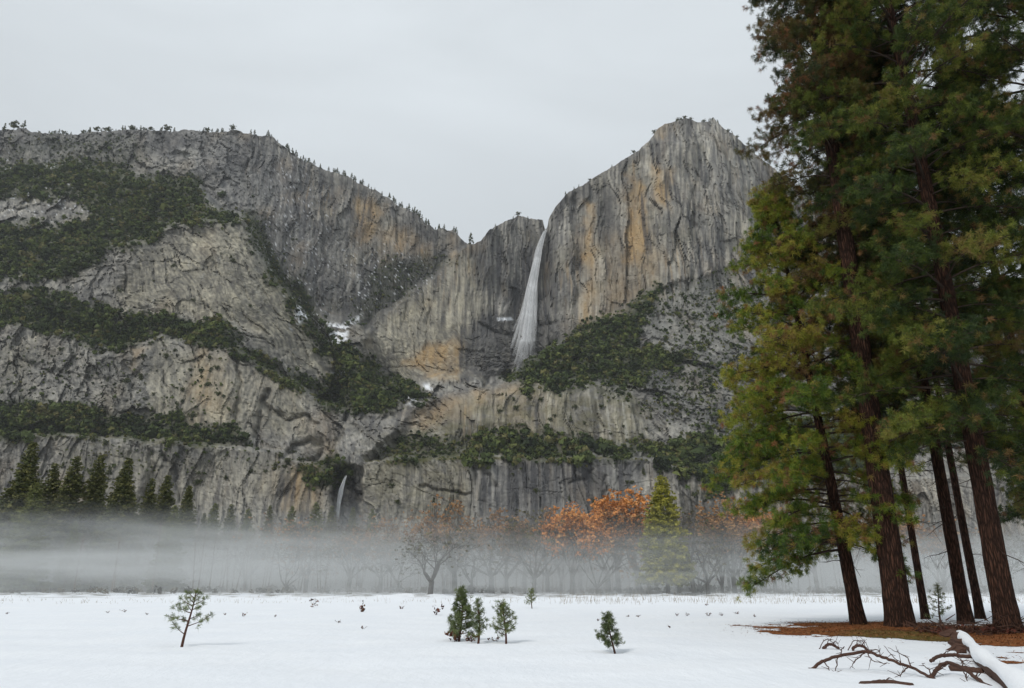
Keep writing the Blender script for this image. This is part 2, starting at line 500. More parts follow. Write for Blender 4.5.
ex = wx + 5 * perlin(wx / 16, wz / 16, Y / 60, seed=62) + 2 * perlin(wx / 5, wz / 5, Y / 30, seed=63); ez = wz + 5 * perlin(wx / 16, wz / 16, Y / 60, seed=64) + 2 * perlin(wx / 5, wz / 5, Y / 30, seed=65)
lx, lz = ex * c1 + ez * s1, -ex * s1 + ez * c1
fA, eA, hA = facets(lx / 34, lz / 62, 1, 1.0); fB, eB, hB = facets(lx / 14, lz / 22, 2, 1.0); fC, eC, hC = facets(ex / 6.5, ez / 9, 3, 1.0)
ex, ez = wx + 2.5 * perlin(wx / 16, wz / 40, Y / 60, seed=62), wz + 5 * perlin(wx / 16, wz / 16, Y / 60, seed=64)
gA, kA, iA = facets(ex / 28, ez / 210, 4, 0.8); gB, kB, iB = facets(ex / 10, ez / 95, 5, 0.9); gC, kC, iC = facets(ex / 4.6, ez / 45, 6, 0.9)
left_rel = 13 * fA + 4.2 * fB + 1.4 * fC - 2.6 * (1 - sstep(0, .06, eA)) - 1.4 * (1 - sstep(0, .08, eB))
right_rel = 14 * gA + 5.0 * gB + 1.8 * gC - 1.8 * (1 - sstep(0, .05, kA)) - 0.7 * (1 - sstep(0, .1, kB))
calm = np.clip(soft([(178, 232), (240, 222), (262, 262), (300, 318), (340, 372), (300, 372), (235, 322), (150, 312), (110, 290), (140, 250)], 10, 8) * 0.75
               + soft([(150, 345), (232, 348), (300, 392), (320, 440), (240, 432), (150, 420)], 10, 8) * 0.6 + soft([(392, 310), (470, 250), (490, 300), (465, 380), (392, 380), (366, 345)], 10, 8) * 0.65
               + soft([(600, 170), (700, 150), (690, 300), (580, 330), (565, 250)], 14, 8) * 0.25 + soft([(360, 462), (640, 460), (640, 570), (360, 570)], 5, 5) * 0.45
               + 0.6 * soft([(452, 398), (505, 390), (570, 388), (606, 386), (640, 400), (648, 446), (560, 446), (500, 436), (446, 438)], 6, 5) + soft([(60, 445), (320, 462), (325, 570), (60, 570)], 8, 8) * 0.35, 0, 0.92)
left_rel = left_rel * (1 - calm); right_rel = right_rel * (1 - 0.8 * calm)
relief = 11 * big + right * (3.4 * vert + 1.5 * vfine + right_rel) + (1 - right) * ((1 - .7 * calm) * (2.6 * np.clip(blk, -.6, 1) + 1.4 * blk2) + 0.6 * vfine + 1.6 * saw + left_rel)
relief = relief + fine * (1.2 + 0.9 * (1 - right)) * (1 - .35 * calm) + talus * 5.0 * fbm(wx / 11, wz / 9, Y / 11, 3, seed=49, gain=.7)
hue = right * (0.5 * iA + 0.5 * iB) + (1 - right) * (0.4 * hA + 0.35 * hB + 0.25 * hC)
# joints: long nearly straight cracks in a few directions, broken up along their length
def joints(u, v, gap, seed, wid=0.022, keep=0.05):
    q = u / gap + 0.35 * perlin(u / (gap * 3.1), v / (gap * 5), seed=seed) + 0.05 * perlin(u / 9, v / 9, seed=seed + 1)
    d = np.abs(q - np.floor(q) - 0.5)
    idn = np.floor(q)
    on = sstep(keep, keep + 0.15, perlin(idn * 3.7, v / (gap * 1.6) + idn * 1.3, seed=seed + 2))
    return (1 - sstep(0.0, wid, d)) * on


relief = relief - (1 - right) * (5.0 * joints(dx_, dz_, 38, 52, .045) + 3.2 * joints(dx_, dz_, 17, 56, .09, .15) + 4.5 * joints(wx * 0.5 + wz * 0.87, wx * 0.87 - wz * 0.5, 44, 66, .04) + 3.0 * joints(wz, wx, 24, 68, .06, .2)) \
    - right * (4.0 * joints(wx, wz, 30, 60, .065) + 2.0 * joints(wx, wz, 12, 63, .13, .1) + 2.5 * joints(wz + .3 * wx, wx, 48, 69, .03, .15))
# single dark features seen in the photograph: roofs, corners, gullies
for pts, wd, dp in [([(283, 458), (296, 446), (312, 440), (322, 446), (318, 458), (300, 464)], 3.0, 12), ([(268, 392), (262, 402), (272, 412), (288, 420), (304, 416), (316, 424)], 2.5, 10),
                    ([(262, 398), (258, 430), (254, 446)], 2.5, 8), ([(604, 188), (606, 235), (608, 285)], 3.5, 8), ([(252, 228), (258, 246), (268, 266), (286, 292)], 3, 10),
                    ([(574, 188), (575, 205), (574, 215)], 1.6, 8), ([(148, 452), (154, 470), (146, 492), (150, 520)], 4, 10), ([(164, 456), (176, 470), (180, 500)], 2.5, 7),
                    ([(232, 342), (240, 380), (236, 420)], 2.0, 8), ([(316, 186), (314, 240), (318, 300)], 2.0, 6), ([(360, 420), (380, 418), (400, 412), (406, 404)], 3, 9),
                    ([(346, 420), (366, 436), (380, 446), (396, 442)], 3, 8), ([(480, 322), (496, 332), (512, 336), (520, 332)], 1.8, 7), ([(540, 326), (556, 322)], 1.6, 5),
                    ([(430, 300), (427, 345), (424, 360)], 1.3, 5), ([(606, 476), (604, 500), (602, 520)], 2.2, 5), ([(420, 486), (446, 490), (470, 494)], 1.6, 6),
                    ([(570, 484), (584, 478), (594, 468)], 2, 5), ([(476, 468), (490, 476), (494, 486)], 3, 7), ([(700, 160), (690, 210), (700, 250), (690, 290)], 2.2, 7),
                    ([(170, 320), (140, 348), (100, 352)], 2.5, 6), ([(0, 212), (40, 206), (80, 214)], 2, 6), ([(20, 360), (60, 372), (110, 380)], 1.8, 5), ([(128, 372), (134, 388)], 4, 6)]:
    q = line_sd(PX + 3 * perlin(PX / 9, PY / 9, seed=60), PY + 3 * perlin(PX / 9, PY / 9, seed=61), pts)
    relief = relief - dp * np.exp(-(q / wd) ** 2)
Dfin = D - relief
Dfin[0] = D[0] - relief[0]
W = at(PX, PY, Dfin)

# ---- colour masks: stains, minerals, moss, plants, plus shade painted in for gorge depth
def blob(poly, w=6, wob=7, seed=70):
    return soft(poly, w, wob, seed=seed)


vst = sstep(0.05, 0.5, perlin(X / 5.5, Z / 95, Y / 90, seed=72) + 0.4 * perlin(X / 13, Z / 140, seed=73))     # vertical water streaks
vst2 = sstep(0.1, 0.55, perlin(X / 4.2, Z / 70, Y / 90, seed=74))
warm = 1.0 * blob([(650, 168), (670, 164), (676, 185), (668, 208), (654, 204)]) + 1.1 * blob([(628, 180), (642, 190), (645, 222), (640, 262), (624, 262), (630, 220)]) \
    + 0.9 * blob([(584, 200), (592, 205), (594, 260), (590, 340), (584, 340)]) + 0.95 * blob([(412, 350), (430, 342), (456, 338), (462, 350), (458, 376), (430, 378), (408, 366)]) \
    + 0.55 * blob([(355, 200), (372, 196), (380, 215), (372, 240), (358, 246)]) + 0.6 * blob([(448, 232), (458, 238), (464, 256), (452, 262)]) \
    + 0.45 * blob([(398, 416), (450, 395), (505, 385), (545, 382), (520, 396), (470, 412), (420, 430)]) + 0.35 * blob([(600, 240), (650, 220), (660, 290), (600, 330), (570, 345)], 14) \
    + 0.3 * blob([(300, 420), (330, 414), (335, 460), (308, 450)], 10) + 0.35 * blob([(200, 345), (228, 350), (224, 420), (190, 400)], 10) + 0.35 * blob([(130, 352), (150, 346), (136, 372)], 4) \
    + 0.4 * blob([(370, 225), (420, 235), (430, 265), (380, 250)], 8) + 0.4 * blob([(290, 460), (326, 466), (326, 510), (285, 510)], 8)
warm = warm * (0.45 + 0.75 * sstep(-0.3, 0.4, fbm(X / 18, Z / 60, Y / 60, 3, seed=75)))
warm = warm + 0.16 * sstep(0.05, 0.6, fbm(X / 55, Z / 90, Y / 90, 4, seed=76)) * (1 + right)
warm = warm + 0.5 * vst2 * sstep(0.0, 0.5, fbm(X / 70, Z / 160, seed=77)) * right
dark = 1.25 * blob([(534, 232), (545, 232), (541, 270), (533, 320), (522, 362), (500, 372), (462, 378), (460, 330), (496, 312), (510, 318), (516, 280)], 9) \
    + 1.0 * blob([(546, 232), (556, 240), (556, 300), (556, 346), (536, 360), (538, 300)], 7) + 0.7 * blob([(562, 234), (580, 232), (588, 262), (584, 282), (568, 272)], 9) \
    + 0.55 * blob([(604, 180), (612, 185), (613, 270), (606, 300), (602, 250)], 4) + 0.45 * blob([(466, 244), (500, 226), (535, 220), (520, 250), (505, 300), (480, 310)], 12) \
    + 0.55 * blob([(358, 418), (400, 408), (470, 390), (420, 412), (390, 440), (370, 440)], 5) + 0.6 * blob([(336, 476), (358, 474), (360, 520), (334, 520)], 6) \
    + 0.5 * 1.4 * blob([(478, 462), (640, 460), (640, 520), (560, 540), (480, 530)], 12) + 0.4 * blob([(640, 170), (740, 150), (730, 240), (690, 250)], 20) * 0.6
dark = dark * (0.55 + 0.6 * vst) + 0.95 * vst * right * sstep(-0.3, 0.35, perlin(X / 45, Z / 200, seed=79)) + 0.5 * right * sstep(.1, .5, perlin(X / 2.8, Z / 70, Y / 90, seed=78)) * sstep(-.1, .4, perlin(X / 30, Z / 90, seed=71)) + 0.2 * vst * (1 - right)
dark = dark + 0.16 * talus + 0.75 * soft([(380, 262), (440, 250), (462, 246), (440, 270), (400, 300), (366, 330), (340, 326), (352, 300)], 8, 8) + 0.25 * soft([(-300, 100), (110, 128), (215, 150), (120, 168), (-300, 166)], 8, 8)  # gully term: dark mineral, deepened to paint shade into the gorge
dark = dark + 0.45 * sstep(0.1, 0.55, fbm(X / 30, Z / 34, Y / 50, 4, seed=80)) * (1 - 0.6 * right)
light = 0.85 * vst2 * blob([(470, 462), (645, 460), (645, 540), (470, 540)], 6) * sstep(-0.25, 0.3, perlin(X / 40, Z / 400, seed=82)) \
    + 0.6 * vst2 * blob([(575, 390), (640, 394), (650, 456), (575, 450)], 8) + 0.55 * blob([(648, 188), (668, 196), (676, 205), (664, 212), (652, 205)], 3) \
    + 0.5 * blob([(180, 149), (200, 147), (204, 154), (182, 156)], 2) + 0.5 * blob([(365, 232), (400, 240), (410, 262), (372, 254)], 6) * vst2 \
    + 0.5 * blob([(352, 268), (358, 272), (366, 300), (360, 300)], 2, 2) + 0.3 * sstep(0.2, 0.6, fbm(X / 12, Z / 16, Y / 30, 4, seed=84)) * (1 - 0.5 * right) \
    + 0.5 * blob([(460, 360), (500, 362), (504, 380), (465, 384)], 4) * vst2 + 0.4 * blob([(212, 344), (232, 346), (226, 360), (208, 360)], 4) + 0.35 * blob([(640, 300), (750, 262), (750, 345), (660, 350)], 16)
veg = np.zeros_like(PX); vegs = []
for k, (poly, dens, size) in enumerate(VEG_POLYS):
    m = soft(poly, 7, 9, 4 if dens > .5 else 0, seed=100 + k); vegs.append(m)
    veg = np.maximum(veg, m * min(1.0, dens * 1.3))
grass = blob([(392, 434), (470, 400), (560, 384), (640, 396), (640, 452), (470, 452), (390, 460)], 12) * 0.35 + np.exp(-(line_sd(PX, PY, [(365, 462), (470, 457), (560, 459), (640, 457)]) / 2.2) ** 2) * 0.9 \
    + blob([(-20, 402), (240, 432), (246, 450), (-20, 440)], 6) * 0.5 + blob([(360, 440), (470, 440), (470, 520), (360, 520)], 14) * 0.25
snow = np.zeros_like(PX)
for k, poly in enumerate(SNOW_POLYS):
    snow = np.maximum(snow, soft(poly, 3, 4, seed=140 + k))
snow = snow * sstep(-0.05, 0.12, fbm(X / 9, Z / 6, seed=150) + 0.05)
snow = np.maximum(snow, blob([(497, 318), (511, 317), (513, 320), (498, 321)], 1, 0.5))
sp = sstep(0.5, 0.62, perlin(X / 5, Z / 3.5, Y / 9, seed=151)) * (blob([(280, 150), (330, 200), (330, 330), (300, 320), (260, 240)], 15) * 0.8 + blob([(340, 244), (420, 256), (440, 280), (350, 320)], 12)
      + blob([(0, 150), (110, 180), (110, 222), (0, 215)], 10) * 0.7)
snow = np.maximum(snow, np.clip(sp, 0, 1) * 0.85)

# plateau behind the rim gives the mountain its thickness
back1 = at(cx, sky_y, Dfin[0]); back1[:, 1] += 22; back1[:, 2] -= 1.5; back1[:, 0] *= 1.015
back2 = back1.copy(); back2[:, 1] += 320; back2[:, 2] -= 60; back2[:, 0] *= 1.2
back3 = back2.copy(); back3[:, 1] += 900; back3[:, 2] = -5; back3[:, 0] *= 1.2
V = np.concatenate([back3, back2, back1, W.reshape(-1, 3)])
NRR = NR + 3
idx = np.arange(NRR * NC).reshape(NRR, NC)
Q = np.stack([idx[:-1, :-1], idx[1:, :-1], idx[1:, 1:], idx[:-1, 1:]], -1).reshape(-1, 4)


def padr(a):
    return np.concatenate([np.repeat(a[:1], 3, 0), a]).ravel()


olive = np.clip(calm * 1.1 + 0.5 * sstep(.0, .5, fbm(X / 60, Z / 60, Y / 60, 3, seed=95)), 0, 1) - 0.8 * soft([(-300, 100), (215, 128), (300, 170), (330, 330), (250, 225), (150, 150), (-300, 165)], 12, 8) - 0.7 * talus - 1.3 * soft([(474, 462), (640, 460), (640, 570), (474, 570)], 10, 5)
seam = np.clip(joints(dx_, dz_, 17, 56, .05, .0) + joints(wx * 0.5 + wz * 0.87, wx * 0.87 - wz * 0.5, 21, 96, .04, .0) + joints(wz + .5 * wx, wx, 12, 98, .05, .1), 0, 1) * (1 - right)
light = light + 0.5 * sstep(.25, .6, fbm(wx / 20, wz / 4.5, Y / 30, 4, seed=99, gain=.7)) * (1 - right) * calm
dark = dark + 0.35 * seam
tone = 0.5 + 0.42 * fbm(X / 70, Z / 60, Y / 80, 5, seed=86, gain=.6) + 0.45 * (hue - 0.5) + 0.09 * soft(Em, 5, 3) * sstep(120, 190, PX) * (1 - soft(Fm, 5, 3)) + 0.08 * soft(Fm, 5, 3) * sstep(90, 160, PX) * (1 - soft(Gm, 4, 3)) + 0.08 * soft([(392, 310), (470, 250), (490, 300), (465, 380), (392, 380), (366, 345)], 6, 4) + 0.12 * soft([(655, 125), (720, 120), (770, 170), (740, 260), (690, 280), (660, 220)], 14, 8) - 0.12 * soft([(236, 130), (300, 160), (470, 244), (440, 268), (360, 330), (320, 322), (262, 245)], 8, 6)  # region offsets push light and dark apart, painting depth between buttresses and wall
speck = perlin(PX / 2.0, PY / 2.4, seed=87) * 0.6 + perlin(PX / 4.0, PY / 5.0, seed=88) * 0.6
speck = speck * (1 - right) + right * (0.5 * speck + 1.1 * perlin(PX / 2.1, PY / 26, seed=89) + 0.5 * perlin(PX / 5.0, PY / 50, seed=91))
speck = speck + (1 - right) * calm * 1.0 * perlin(dx_ / 2.6, dz_ / 34, Y / 60, seed=93) + (1 - right) * .5 * perlin((wx * .8 + wz * .6) / 2.4, (wz * .8 - wx * .6) / 16, Y / 60, seed=94)
vegn = sstep(-.2, .2, fbm(X / 22, Z / 12, Y / 22, 4, seed=90, gain=.7))
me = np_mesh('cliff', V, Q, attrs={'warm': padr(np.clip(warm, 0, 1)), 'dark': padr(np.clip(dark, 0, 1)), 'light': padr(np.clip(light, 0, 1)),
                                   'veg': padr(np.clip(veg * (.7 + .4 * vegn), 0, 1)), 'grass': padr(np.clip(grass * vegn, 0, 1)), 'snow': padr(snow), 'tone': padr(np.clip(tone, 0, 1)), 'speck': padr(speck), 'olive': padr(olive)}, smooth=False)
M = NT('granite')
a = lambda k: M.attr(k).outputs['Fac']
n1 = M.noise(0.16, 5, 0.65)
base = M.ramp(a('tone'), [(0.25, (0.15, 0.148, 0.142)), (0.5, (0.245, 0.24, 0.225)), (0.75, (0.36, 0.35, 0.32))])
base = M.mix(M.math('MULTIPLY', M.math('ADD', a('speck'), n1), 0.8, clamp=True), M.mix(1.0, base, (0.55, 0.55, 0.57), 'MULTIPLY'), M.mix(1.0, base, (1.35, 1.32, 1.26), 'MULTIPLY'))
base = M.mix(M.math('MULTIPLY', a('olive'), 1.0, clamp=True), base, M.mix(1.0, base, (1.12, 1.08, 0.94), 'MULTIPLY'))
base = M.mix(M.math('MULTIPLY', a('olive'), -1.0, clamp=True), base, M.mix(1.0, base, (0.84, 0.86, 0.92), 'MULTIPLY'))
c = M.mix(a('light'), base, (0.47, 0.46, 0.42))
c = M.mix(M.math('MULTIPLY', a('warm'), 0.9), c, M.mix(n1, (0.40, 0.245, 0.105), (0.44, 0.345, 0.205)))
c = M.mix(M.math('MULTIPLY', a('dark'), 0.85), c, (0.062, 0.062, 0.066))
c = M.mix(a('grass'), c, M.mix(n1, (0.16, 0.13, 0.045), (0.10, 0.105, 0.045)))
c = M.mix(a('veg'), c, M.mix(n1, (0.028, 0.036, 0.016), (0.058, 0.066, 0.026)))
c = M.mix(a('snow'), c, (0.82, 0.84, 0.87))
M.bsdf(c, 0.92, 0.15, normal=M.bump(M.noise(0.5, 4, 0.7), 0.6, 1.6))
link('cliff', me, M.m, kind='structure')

# ------------------------------------------------------------------ scrub and woods on the ledges (uncountable)
def leaf_cloud(C, S, n, seed, tri=0.36, flat=0.8):
    """C centres (m,3), S sizes (m,) -> triangles scattered through each ellipsoid"""
    g = np.random.default_rng(seed); m = len(C)
    d = g.normal(size=(m, n, 3)); d /= np.linalg.norm(d, axis=2)[..., None]
    rr = g.uniform(0.55, 1.0, (m, n, 1))
    P = C[:, None, :] + d * rr * S[:, None, None] * np.array([0.5, 0.5, 0.5 * flat])
    nrm = d + g.normal(size=d.shape) * 0.5; nrm /= np.linalg.norm(nrm, axis=2)[..., None]
    u = np.cross(nrm, g.normal(size=d.shape)); u /= np.linalg.norm(u, axis=2)[..., None]
    v = np.cross(nrm, u)
    s = (S[:, None, None] * tri) * g.uniform(0.6, 1.3, (m, n, 1))
    T = np.stack([P + u * s * 0.6, P - u * s * 0.35 + v * s * 0.5, P - u * s * 0.35 - v * s * 0.5], 2).reshape(-1, 3)
    return T, np.arange(len(T)).reshape(-1, 3)


cell = (cx[1] - cx[0]) * np.gradient(PY, axis=0)
vg = np.random.default_rng(5)
Cs, Ss, Tn = [], [], []
for m, (poly, dens, size) in zip(vegs, VEG_POLYS):
    wgt = np.clip(m, 0, 1) ** 1.5 * cell * (vegn * .85 + .15)
    area = (np.clip(m, 0, 1) * cell).sum()
    n = int(area * dens * 0.40)
    pick = vg.choice(wgt.size, n, p=(wgt / wgt.sum()).ravel())
    c_ = W.reshape(-1, 3)[pick] + vg.normal(size=(n, 3)) * 1.0
    s_ = size * 1.12 * np.exp(vg.normal(size=n) * 0.42)
    c_[:, 1] -= s_ * 0.35; c_[:, 2] += s_ * 0.15
    Cs.append(c_); Ss.append(s_); Tn.append(np.clip(0.5 + 0.5 * perlin(c_[:, 0] / 25, c_[:, 2] / 20, seed=9) + vg.normal(size=n) * 0.26 + 0.22 * perlin(c_[:, 0] / 9, c_[:, 2] / 8, seed=19), 0, 1))
Cs = np.concatenate(Cs); Ss = np.concatenate(Ss); Tn = np.concatenate(Tn)
print('scrub', len(Cs))
V, T3 = leaf_cloud(Cs, Ss, 26, 8, tri=0.5)
me = np_mesh('ledge_scrub', V, T3, attrs={'tint': np.repeat(Tn, 26 * 3)})
M = NT('scrub_leaf')
M.bsdf(M.ramp(M.attr('tint').outputs['Fac'], [(0.0, (0.022, 0.032, 0.014)), (0.45, (0.056, 0.078, 0.025)), (0.8, (0.11, 0.135, 0.038)), (1.0, (0.14, 0.13, 0.05))]), 0.85, 0.15)
link('ledge_scrub', me, M.m, kind='stuff')
# ------------------------------------------------------------------ snow meadow
def gz(x, y):
    x = np.asarray(x, float); y = np.asarray(y, float)
    z = 0.10 * perlin(x / 9, y / 9, seed=200) + 0.045 * perlin(x / 3.4, y / 2.2, seed=201) + 0.014 * perlin(x / 1.1, y / 0.8, seed=204)
    z = z * sstep(6, 16, y)
    # low mound under the pines
    z = z + 0.10 * np.exp(-(((x - 17) / 9.0) ** 2 + ((y - 31) / 6.0) ** 2))
    # snow covered hummocks along the far edge of the meadow
    far = sstep(84, 100, y) * (1 - sstep(150, 230, y))
    z = z + far * (0.30 * np.abs(perlin(x / 6.0, y / 5.0, seed=202)) + 0.22 * perlin(x / 2.4, y / 3.0, seed=203) + 0.12)
    return z


def gpt(px, py):
    """point of the snow seen at a pixel"""
    Y = float(ground_y(py)); p = at(px, py, Y)
    for _ in range(6):
        z = float(gz(p[0], p[1])); Y = float(ground_y(py, z)); p = at(px, py, Y)
    return np.array([p[0], p[1], float(gz(p[0], p[1]))])


def axis(near, far, n):
    k = np.linspace(0, 1, n)
    return k


ys = np.concatenate([np.linspace(-40, 4, 12), 4.4 * (150 / 4.4) ** np.linspace(0, 1, 420), np.geomspace(152, 9000, 40)])
xs0 = np.sinh(np.linspace(-1, 1, 420) * 4.0) / math.sinh(4.0)
gx = np.concatenate([np.linspace(-9000, -330, 12), np.sinh(np.linspace(-1, 1, 520) * 3.4) / math.sinh(3.4) * 300, np.linspace(330, 9000, 12)])
GX, GY = np.meshgrid(gx, ys)
GZ = gz(GX, GY)
# footprints: one faint trail of steps
tr = [gpt(340, 668), gpt(352, 648), gpt(348, 632)]
for i in range(26):
    k = i / 25 * 2
    a_, b_ = tr[min(int(k), 1)], tr[min(int(k), 1) + 1]
    f = k - min(int(k), 1)
    p = a_ * (1 - f) + b_ * f
    q = p[0] + (0.13 if i % 2 else -0.13) + 0.05 * math.sin(i * 2.3)
    GZ = GZ - 0.055 * np.exp(-((GX - q) / 0.10) ** 2 - ((GY - p[1]) / 0.17) ** 2)
# hollows melted round the stems of the young pines
for (a_, b_) in [(183, 646), (460, 641), (478, 643), (505, 643), (614, 652), (532, 608), (942, 622)]:
    p = gpt(a_, b_); GZ = GZ - 0.10 * np.exp(-(((GX - p[0]) / .32) ** 2 + ((GY - p[1]) / .36) ** 2)) + 0.03 * np.exp(-(((GX - p[0]) / .75) ** 2 + ((GY - p[1]) / .8) ** 2))
V = np.stack([GX, GY, GZ], -1).reshape(-1, 3)
nr, nc = GX.shape
idx = np.arange(nr * nc).reshape(nr, nc)
Q = np.stack([idx[:-1, :-1], idx[:-1, 1:], idx[1:, 1:], idx[1:, :-1]], -1).reshape(-1, 4)
brush = sstep(88, 102, GY) * sstep(0.02, 0.3, perlin(GX / 5, GY / 3.4, seed=205) + 0.5 * perlin(GX / 1.7, GY / 1.5, seed=206)) * 0.75
brush = np.maximum(brush, sstep(128, 150, GY) * 0.8)
me = np_mesh('snow_meadow', V, Q, attrs={'brush': brush.ravel()}, smooth=True)
M = NT('snow')
pos = M.n('ShaderNodeNewGeometry').outputs['Position']
big_ = M.noise(0.35, 3, 0.5, pos); mid = M.noise(3.0, 4, 0.6, pos, (1, 0.45, 1)); fin = M.noise(22, 3, 0.6, pos)
h = M.math('ADD', M.math('MULTIPLY', mid, 0.7), M.math('MULTIPLY', fin, 0.12))
snowc = M.mix(big_, (0.75, 0.79, 0.845), (0.85, 0.872, 0.90))
snowc = M.mix(M.math('MULTIPLY', M.ramp(M.noise(9, 5, 0.75, pos), [(0.66, (0, 0, 0)), (0.72, (1, 1, 1))]), 0.08), snowc, (0.35, 0.3, 0.25))
c = M.mix(M.attr('brush').outputs['Fac'], snowc, M.mix(M.noise(1.5, 4, 0.6, pos), (0.10, 0.085, 0.06), (0.2, 0.18, 0.14)))
b = M.bsdf(c, 0.6, 0.25, normal=M.bump(h, 0.45, 0.14))
link('snow_meadow', me, M.m, kind='structure')

# ------------------------------------------------------------------ pine needle litter melted out under the trees
lx_ = np.linspace(4, 34, 520); ly_ = np.linspace(16, 44, 420)
LX, LY = np.meshgrid(lx_, ly_)
outline = np.array([gpt(x, y)[:2] for x, y in [(752, 627), (800, 624), (850, 622), (900, 622), (950, 626), (990, 626), (1040, 628), (1120, 632), (1130, 648), (1040, 646), (985, 644), (955, 642), (900, 641), (860, 638), (820, 636), (780, 632)]])
sdl = poly_sd(LX, LY, outline)
nz = 1.1 * perlin(LX / 2.6, LY / 2.6, seed=210) + 0.7 * perlin(LX / 0.9, LY / 0.9, seed=211) + 0.45 * perlin(LX / 0.35, LY / 0.35, seed=212)
dens = sdl / 1.3 + nz
# thinner speckled litter to the right of the log
out2 = np.array([gpt(x, y)[:2] for x, y in [(985, 646), (1060, 648), (1120, 690), (1040, 686), (1000, 662)]])
dens = np.maximum(dens, np.minimum(poly_sd(LX, LY, out2) / 1.0, 0.0) + nz * 1.3 - 0.55)
edge_w = sdl / 1.3
keep = dens > 0.12
LZ = gz(LX, LY) + 0.006 + 0.035 * np.clip(dens, 0, 1.2) * (0.6 + 0.6 * perlin(LX / 0.5, LY / 0.5, seed=213))
nr, nc = LX.shape
idx = np.arange(nr * nc).reshape(nr, nc)
kq = keep[:-1, :-1] & keep[1:, :-1] & keep[:-1, 1:] & keep[1:, 1:]
Q = np.stack([idx[:-1, :-1], idx[:-1, 1:], idx[1:, 1:], idx[1:, :-1]], -1)[kq]
used, inv = np.unique(Q, return_inverse=True)
V = np.stack([LX, LY, LZ], -1).reshape(-1, 3)[used]
Q = inv.reshape(-1, 4)
moss = sstep(-0.2, 0.5, perlin(V[:, 0] / 3.0, V[:, 1] / 2.0, seed=214)) * sstep(0, 2, poly_sd(V[:, 0], V[:, 1], np.array([gpt(x, y)[:2] for x, y in [(840, 630), (960, 632), (960, 642), (860, 640)]])) + 1.2)
me = np_mesh('needle_litter', V, Q, attrs={'moss': moss}, smooth=True)
M = NT('litter')
pos = M.n('ShaderNodeNewGeometry').outputs['Position']
c = M.ramp(M.noise(6, 6, 0.75, pos), [(0.3, (0.07, 0.026, 0.012)), (0.5, (0.27, 0.095, 0.034)), (0.7, (0.42, 0.19, 0.075))])
c = M.mix(M.attr('moss').outputs['Fac'], c, M.mix(M.noise(9, 5, 0.7, pos), (0.06, 0.055, 0.012), (0.20, 0.16, 0.05)))
M.bsdf(c, 0.95, 0.1, normal=M.bump(M.noise(40, 4, 0.7, pos), 0.9, 0.05))
link('needle_litter', me, M.m, kind='structure')
# loose needles, cones and twig bits, on the litter and blown out over the snow
g = np.random.default_rng(31)
n = 16000
ctr = V[g.integers(0, len(V), n)] + np.concatenate([g.normal(size=(n, 2)) * np.where(g.random((n, 1)) < 0.3, 0.9, 0.08), np.zeros((n, 1))], 1)
ctr[:, 2] = np.maximum(gz(ctr[:, 0], ctr[:, 1]) + 0.012, ctr[:, 2] * (np.abs(ctr[:, 2] - gz(ctr[:, 0], ctr[:, 1])) < 0.1) + 0.01)
th = g.uniform(0, np.pi * 2, n); ln = g.uniform(0.05, 0.16, n)
dv = np.stack([np.cos(th) * ln, np.sin(th) * ln, g.uniform(-.01, .05, n)], 1); sv = np.stack([-np.sin(th), np.cos(th), 0 * th], 1) * 0.012
T = np.stack([ctr - sv, ctr + sv, ctr + dv], 1).reshape(-1, 3)
me = np_mesh('loose_needles', T, np.arange(len(T)).reshape(-1, 3), attrs={'tint': np.repeat(g.random(n), 3)})
M = NT('dry_needle')
M.bsdf(M.ramp(M.attr('tint').outputs['Fac'], [(0, (0.05, 0.022, 0.012)), (0.6, (0.2, 0.085, 0.035)), (1, (0.32, 0.17, 0.07))]), 0.9, 0.1)
link('loose_needles', me, M.m, kind='stuff')
# ------------------------------------------------------------------ the stand of pines on the right
M = NT('pine_bark')
tcn = M.n('ShaderNodeTexCoord').outputs['Object']
mp_ = M.n('ShaderNodeMapping'); mp_.inputs['Scale'].default_value = (13, 13, 2.0); M.l(tcn, mp_.inputs['Vector'])
vor = M.n('ShaderNodeTexVoronoi', feature='DISTANCE_TO_EDGE'); vor.inputs['Scale'].default_value = 1.0
wn = M.n('ShaderNodeTexNoise'); wn.inputs['Scale'].default_value = 0.9; wn.inputs['Detail'].default_value = 4; M.l(mp_.outputs[0], wn.inputs['Vector'])
va = M.n('ShaderNodeVectorMath', operation='MULTIPLY_ADD'); va.inputs[1].default_value = (1.6, 1.6, 1.6); M.l(wn.outputs['Color'], va.inputs[0]); M.l(mp_.outputs[0], va.inputs[2]); M.l(va.outputs[0], vor.inputs['Vector'])
nb = M.noise(14, 5, 0.7, tcn, (1, 1, 0.3))
pl = M.math('MULTIPLY', vor.outputs['Distance'], 3.0, clamp=True)
c = M.mix(pl, (0.016, 0.010, 0.008), M.mix(nb, (0.055, 0.027, 0.018), (0.14, 0.070, 0.046)))
M.bsdf(c, 0.95, 0.1, normal=M.bump(M.math('ADD', pl, M.math('MULTIPLY', nb, 0.5)), 1.0, 0.05))
BARK = M.m
M = NT('twig_bark')
M.bsdf(M.mix(M.noise(30, 3), (0.03, 0.022, 0.018), (0.075, 0.055, 0.042)), 0.95, 0.1)
TWIG = M.m


